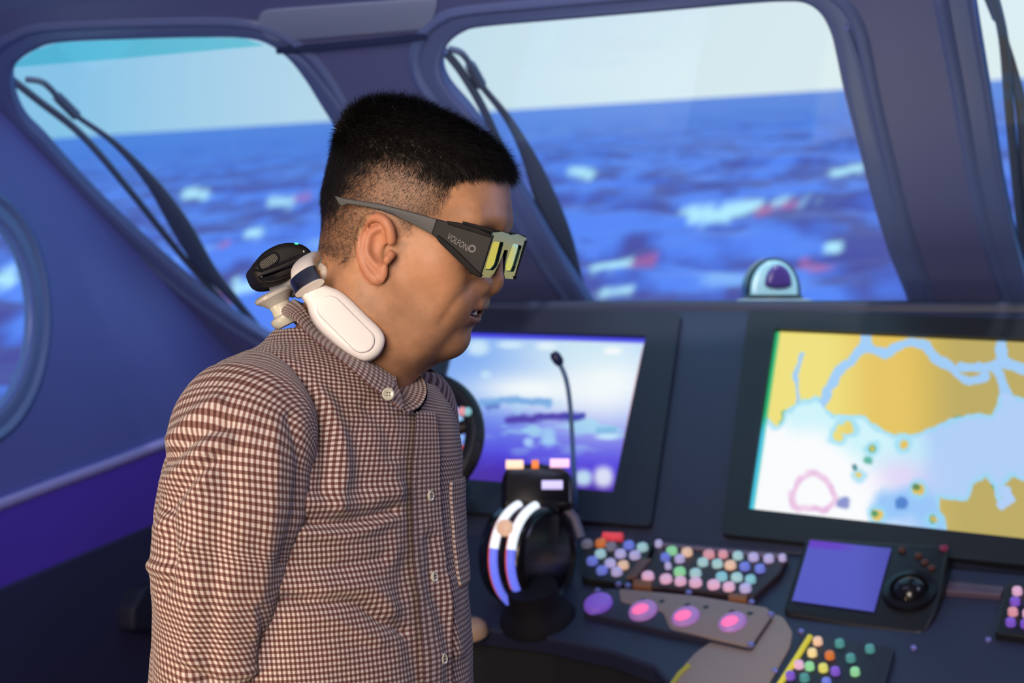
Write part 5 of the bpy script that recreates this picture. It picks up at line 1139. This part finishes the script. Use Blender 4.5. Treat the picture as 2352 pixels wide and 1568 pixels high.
mk('inner_lip', tube(cr([B(734, 612, -.045), B(743, 618, -.043), B(744, 632, -.043), B(737, 643, -.046)], 5), 0.0035, 12), M_white, nm_)

# ================================================================== black gadget and its mount behind the neck
PG2 = Plane(B(648, 605, -0.030), nrm((1, 0.25, 0.0)), nrm((0, 0.12, 1)))
bd_ = thing('black_gadget', B(640, 650, 0.0), 'black rounded gadget with a ribbed oval grip and green light behind the man\'s neck', 'gadget')
bo = [(579, 614), (588, 600), (605, 579), (633, 562), (661, 555), (692, 558), (713, 571), (720, 586), (712, 604), (690, 626), (674, 638), (645, 650), (613, 655), (593, 647), (583, 630)]
shell = mk('shell', slab(PG2, cr(PG2.uvs(bo), 4, True), -0.050, 0.0, 0.007, 5), mat('gadget_black', (0.008, 0.008, 0.009), 0.55, spec=0.3), bd_, sharp=60)
led = [(586, 628), (600, 640), (640, 634), (668, 618), (678, 600), (690, 612), (676, 634), (645, 648), (613, 653), (594, 645)]
mk('lower_ledge', slab(PG2, cr(PG2.uvs([(592, 636), (620, 626), (660, 610), (688, 600), (696, 608), (676, 628), (645, 642), (612, 648)]), 3, True), -0.002, 0.006, 0.003, 3), M_blackg, bd_)
mk('band_edge', tube([PG2.w(*PG2.uv(x_, y_), 0.0005) for x_, y_ in [(581, 619), (600, 622), (640, 607), (680, 590), (712, 584)]], 0.0012, 8), M_blackg, bd_)
go = np.array(PG2.uv(617, 600)); gd = np.array(PG2.uv(634, 589)) - go; gd /= np.linalg.norm(gd); gn_ = np.array((-gd[1], gd[0]))
ovl = [go + gd * s_ * 0.0055 + (gd * s_ * math.cos(t) + gn_ * math.sin(t) * s_) * 0.0042 for s_ in (1, -1) for t in np.linspace(-PI / 2, PI / 2, 10)]
mk('grip_rim', ringstrip(PG2, ovl, [(-0.0016, 0.0), (-0.001, 0.0008), (0.0, 0.0008), (0.0006, 0.0)]), M_blackg, bd_)
for k in range(13):
    t = (k - 6) / 6.5; h_ = 0.0040 * math.sqrt(max(0.05, 1 - max(0, abs(t) * 0.0095 - 0.0055) ** 2 / 0.0042 ** 2)); c_ = go + gd * t * 0.0092
    mk('rib', tube([PG2.w(*(c_ - gn_ * h_), 0.0002), PG2.w(*(c_ + gn_ * h_), 0.0002)], 0.00038, 6), mat('rib_grey', (0.10, 0.10, 0.10), 0.4), shell)
mk('green_light', slab(PG2, [PG2.uv(678, 556), PG2.uv(686, 557), PG2.uv(685, 561), PG2.uv(678, 560)], -0.004, -0.0025), mat('led_green', (0.02, 0.8, 0.2), 0.3, emit=(0.05, 1.0, 0.25), estr=2.0), bd_, smooth=False)
mk('small_button', lathe(PG2.w(*PG2.uv(701, 577), -0.001), PG2.n, [(0.0022, 0), (0.0022, 0.0016), (0.001, 0.002)], 12), M_blackg, bd_)
mt_ = thing('gadget_mount', B(650, 735, 0.0), 'grey spool-shaped mount under the black gadget at the shirt collar', 'mount')
M_gry = mat('mount_grey', (0.42, 0.42, 0.42), 0.35); M_gryd = mat('mount_grey_dark', (0.13, 0.14, 0.17), 0.4)
a_ = B(627, 671, -.012); b_ = B(653, 722, -.012); axm = nrm(b_ - a_); Lm = np.linalg.norm(b_ - a_)
mk('flange', lathe(a_, axm, [(0.0165, -0.001), (0.0195, 0.001), (0.0190, 0.0040), (0.0145, 0.0075), (0.0105, 0.012)], 30), M_gry, mt_)
mk('stem', lathe(a_, axm, [(0.0105, 0.010), (0.0095, 0.016), (0.0100, Lm - 0.001), (0.0145, Lm + 0.001), (0.0150, Lm + 0.005), (0.012, Lm + 0.010)], 26), mat('mount_pale', (0.50, 0.50, 0.44), 0.3), mt_)
mk('holder_arm', tube(cr([B(628, 668, -.010), B(650, 658, -.012), B(672, 648, -.016), B(692, 634, -.02)], 5), [0.010] * 16, 14, sq=0.7), M_gryd, mt_)
mk('clip_shadow_plate', tube([B(668, 668, .0), B(684, 660, -.005), B(692, 672, -.01)], 0.007, 12), M_gryd, mt_)

# ================================================================== unseen lamp fittings, made up to house the lights
def fitting(light, name, label, hang, w, d):
    o = bpy.data.objects[light]; m = o.matrix_basis.to_3x3(); L = np.array(o.location); z_ = np.array(m.col[2]); x_ = np.array(m.col[0]); y_ = np.array(m.col[1])
    pl = Plane(L + z_ * 0.012, x_, y_)
    t = thing(name, L + z_ * 0.05 if hang else np.array((L[0], L[1], 0)), label, 'lamp')
    q = fillet([(-w, -d), (w, -d), (w, d), (-w, d)], 0.04)
    mk('lamp_housing', slab(pl, q, 0.0, 0.07, 0.02), M_black, t)
    mk('lamp_rim', ringstrip(pl, q, [(-0.012, 0.02), (-0.012, -0.03), (-0.002, -0.03), (0.0, 0.0)]), M_chrome, t)
    b = L + z_ * 0.08
    if hang:
        yb = ((b - c0) @ NH); zc_ = np.interp(-yb, [0, 5.6], [c0[2], zt])
        mk('stem', tube([b, np.array((b[0], b[1], zc_ + 0.01))], 0.012, 12), M_black, t)
        mk('ceiling_rose', lathe((b[0], b[1], zc_ - 0.02), (0, 0, 1), [(0.05, 0), (0.06, 0.02), (0.06, 0.04)], 20), M_black, t)
    else:
        mk('stand_pole', tube([b, np.array((b[0], b[1], 0.1))], 0.014, 12), M_black, t)
        for k in range(3):
            a = k * 2 * PI / 3 + 0.4; mk('stand_leg', tube([np.array((b[0], b[1], 0.30)), np.array((b[0] + 0.3 * math.cos(a), b[1] + 0.3 * math.sin(a), 0.008))], 0.009, 10), M_black, t)
fitting('key_lamp_warm', 'studio_lamp', 'unseen warm key light in an added tripod lamp', False, 0.56, 0.56)
fitting('floor_lamp_warm', 'floor_lamp', 'unseen low warm light in an added tripod lamp', False, 0.16, 0.16)
fitting('fill_lamp_blue', 'fill_lamp', 'added bluish fill lamp hung above the console', True, 0.46, 0.26)
fitting('fill_lamp_indigo', 'fill_lamp', 'added indigo fill lamp off to the starboard side', True, 0.36, 0.36)
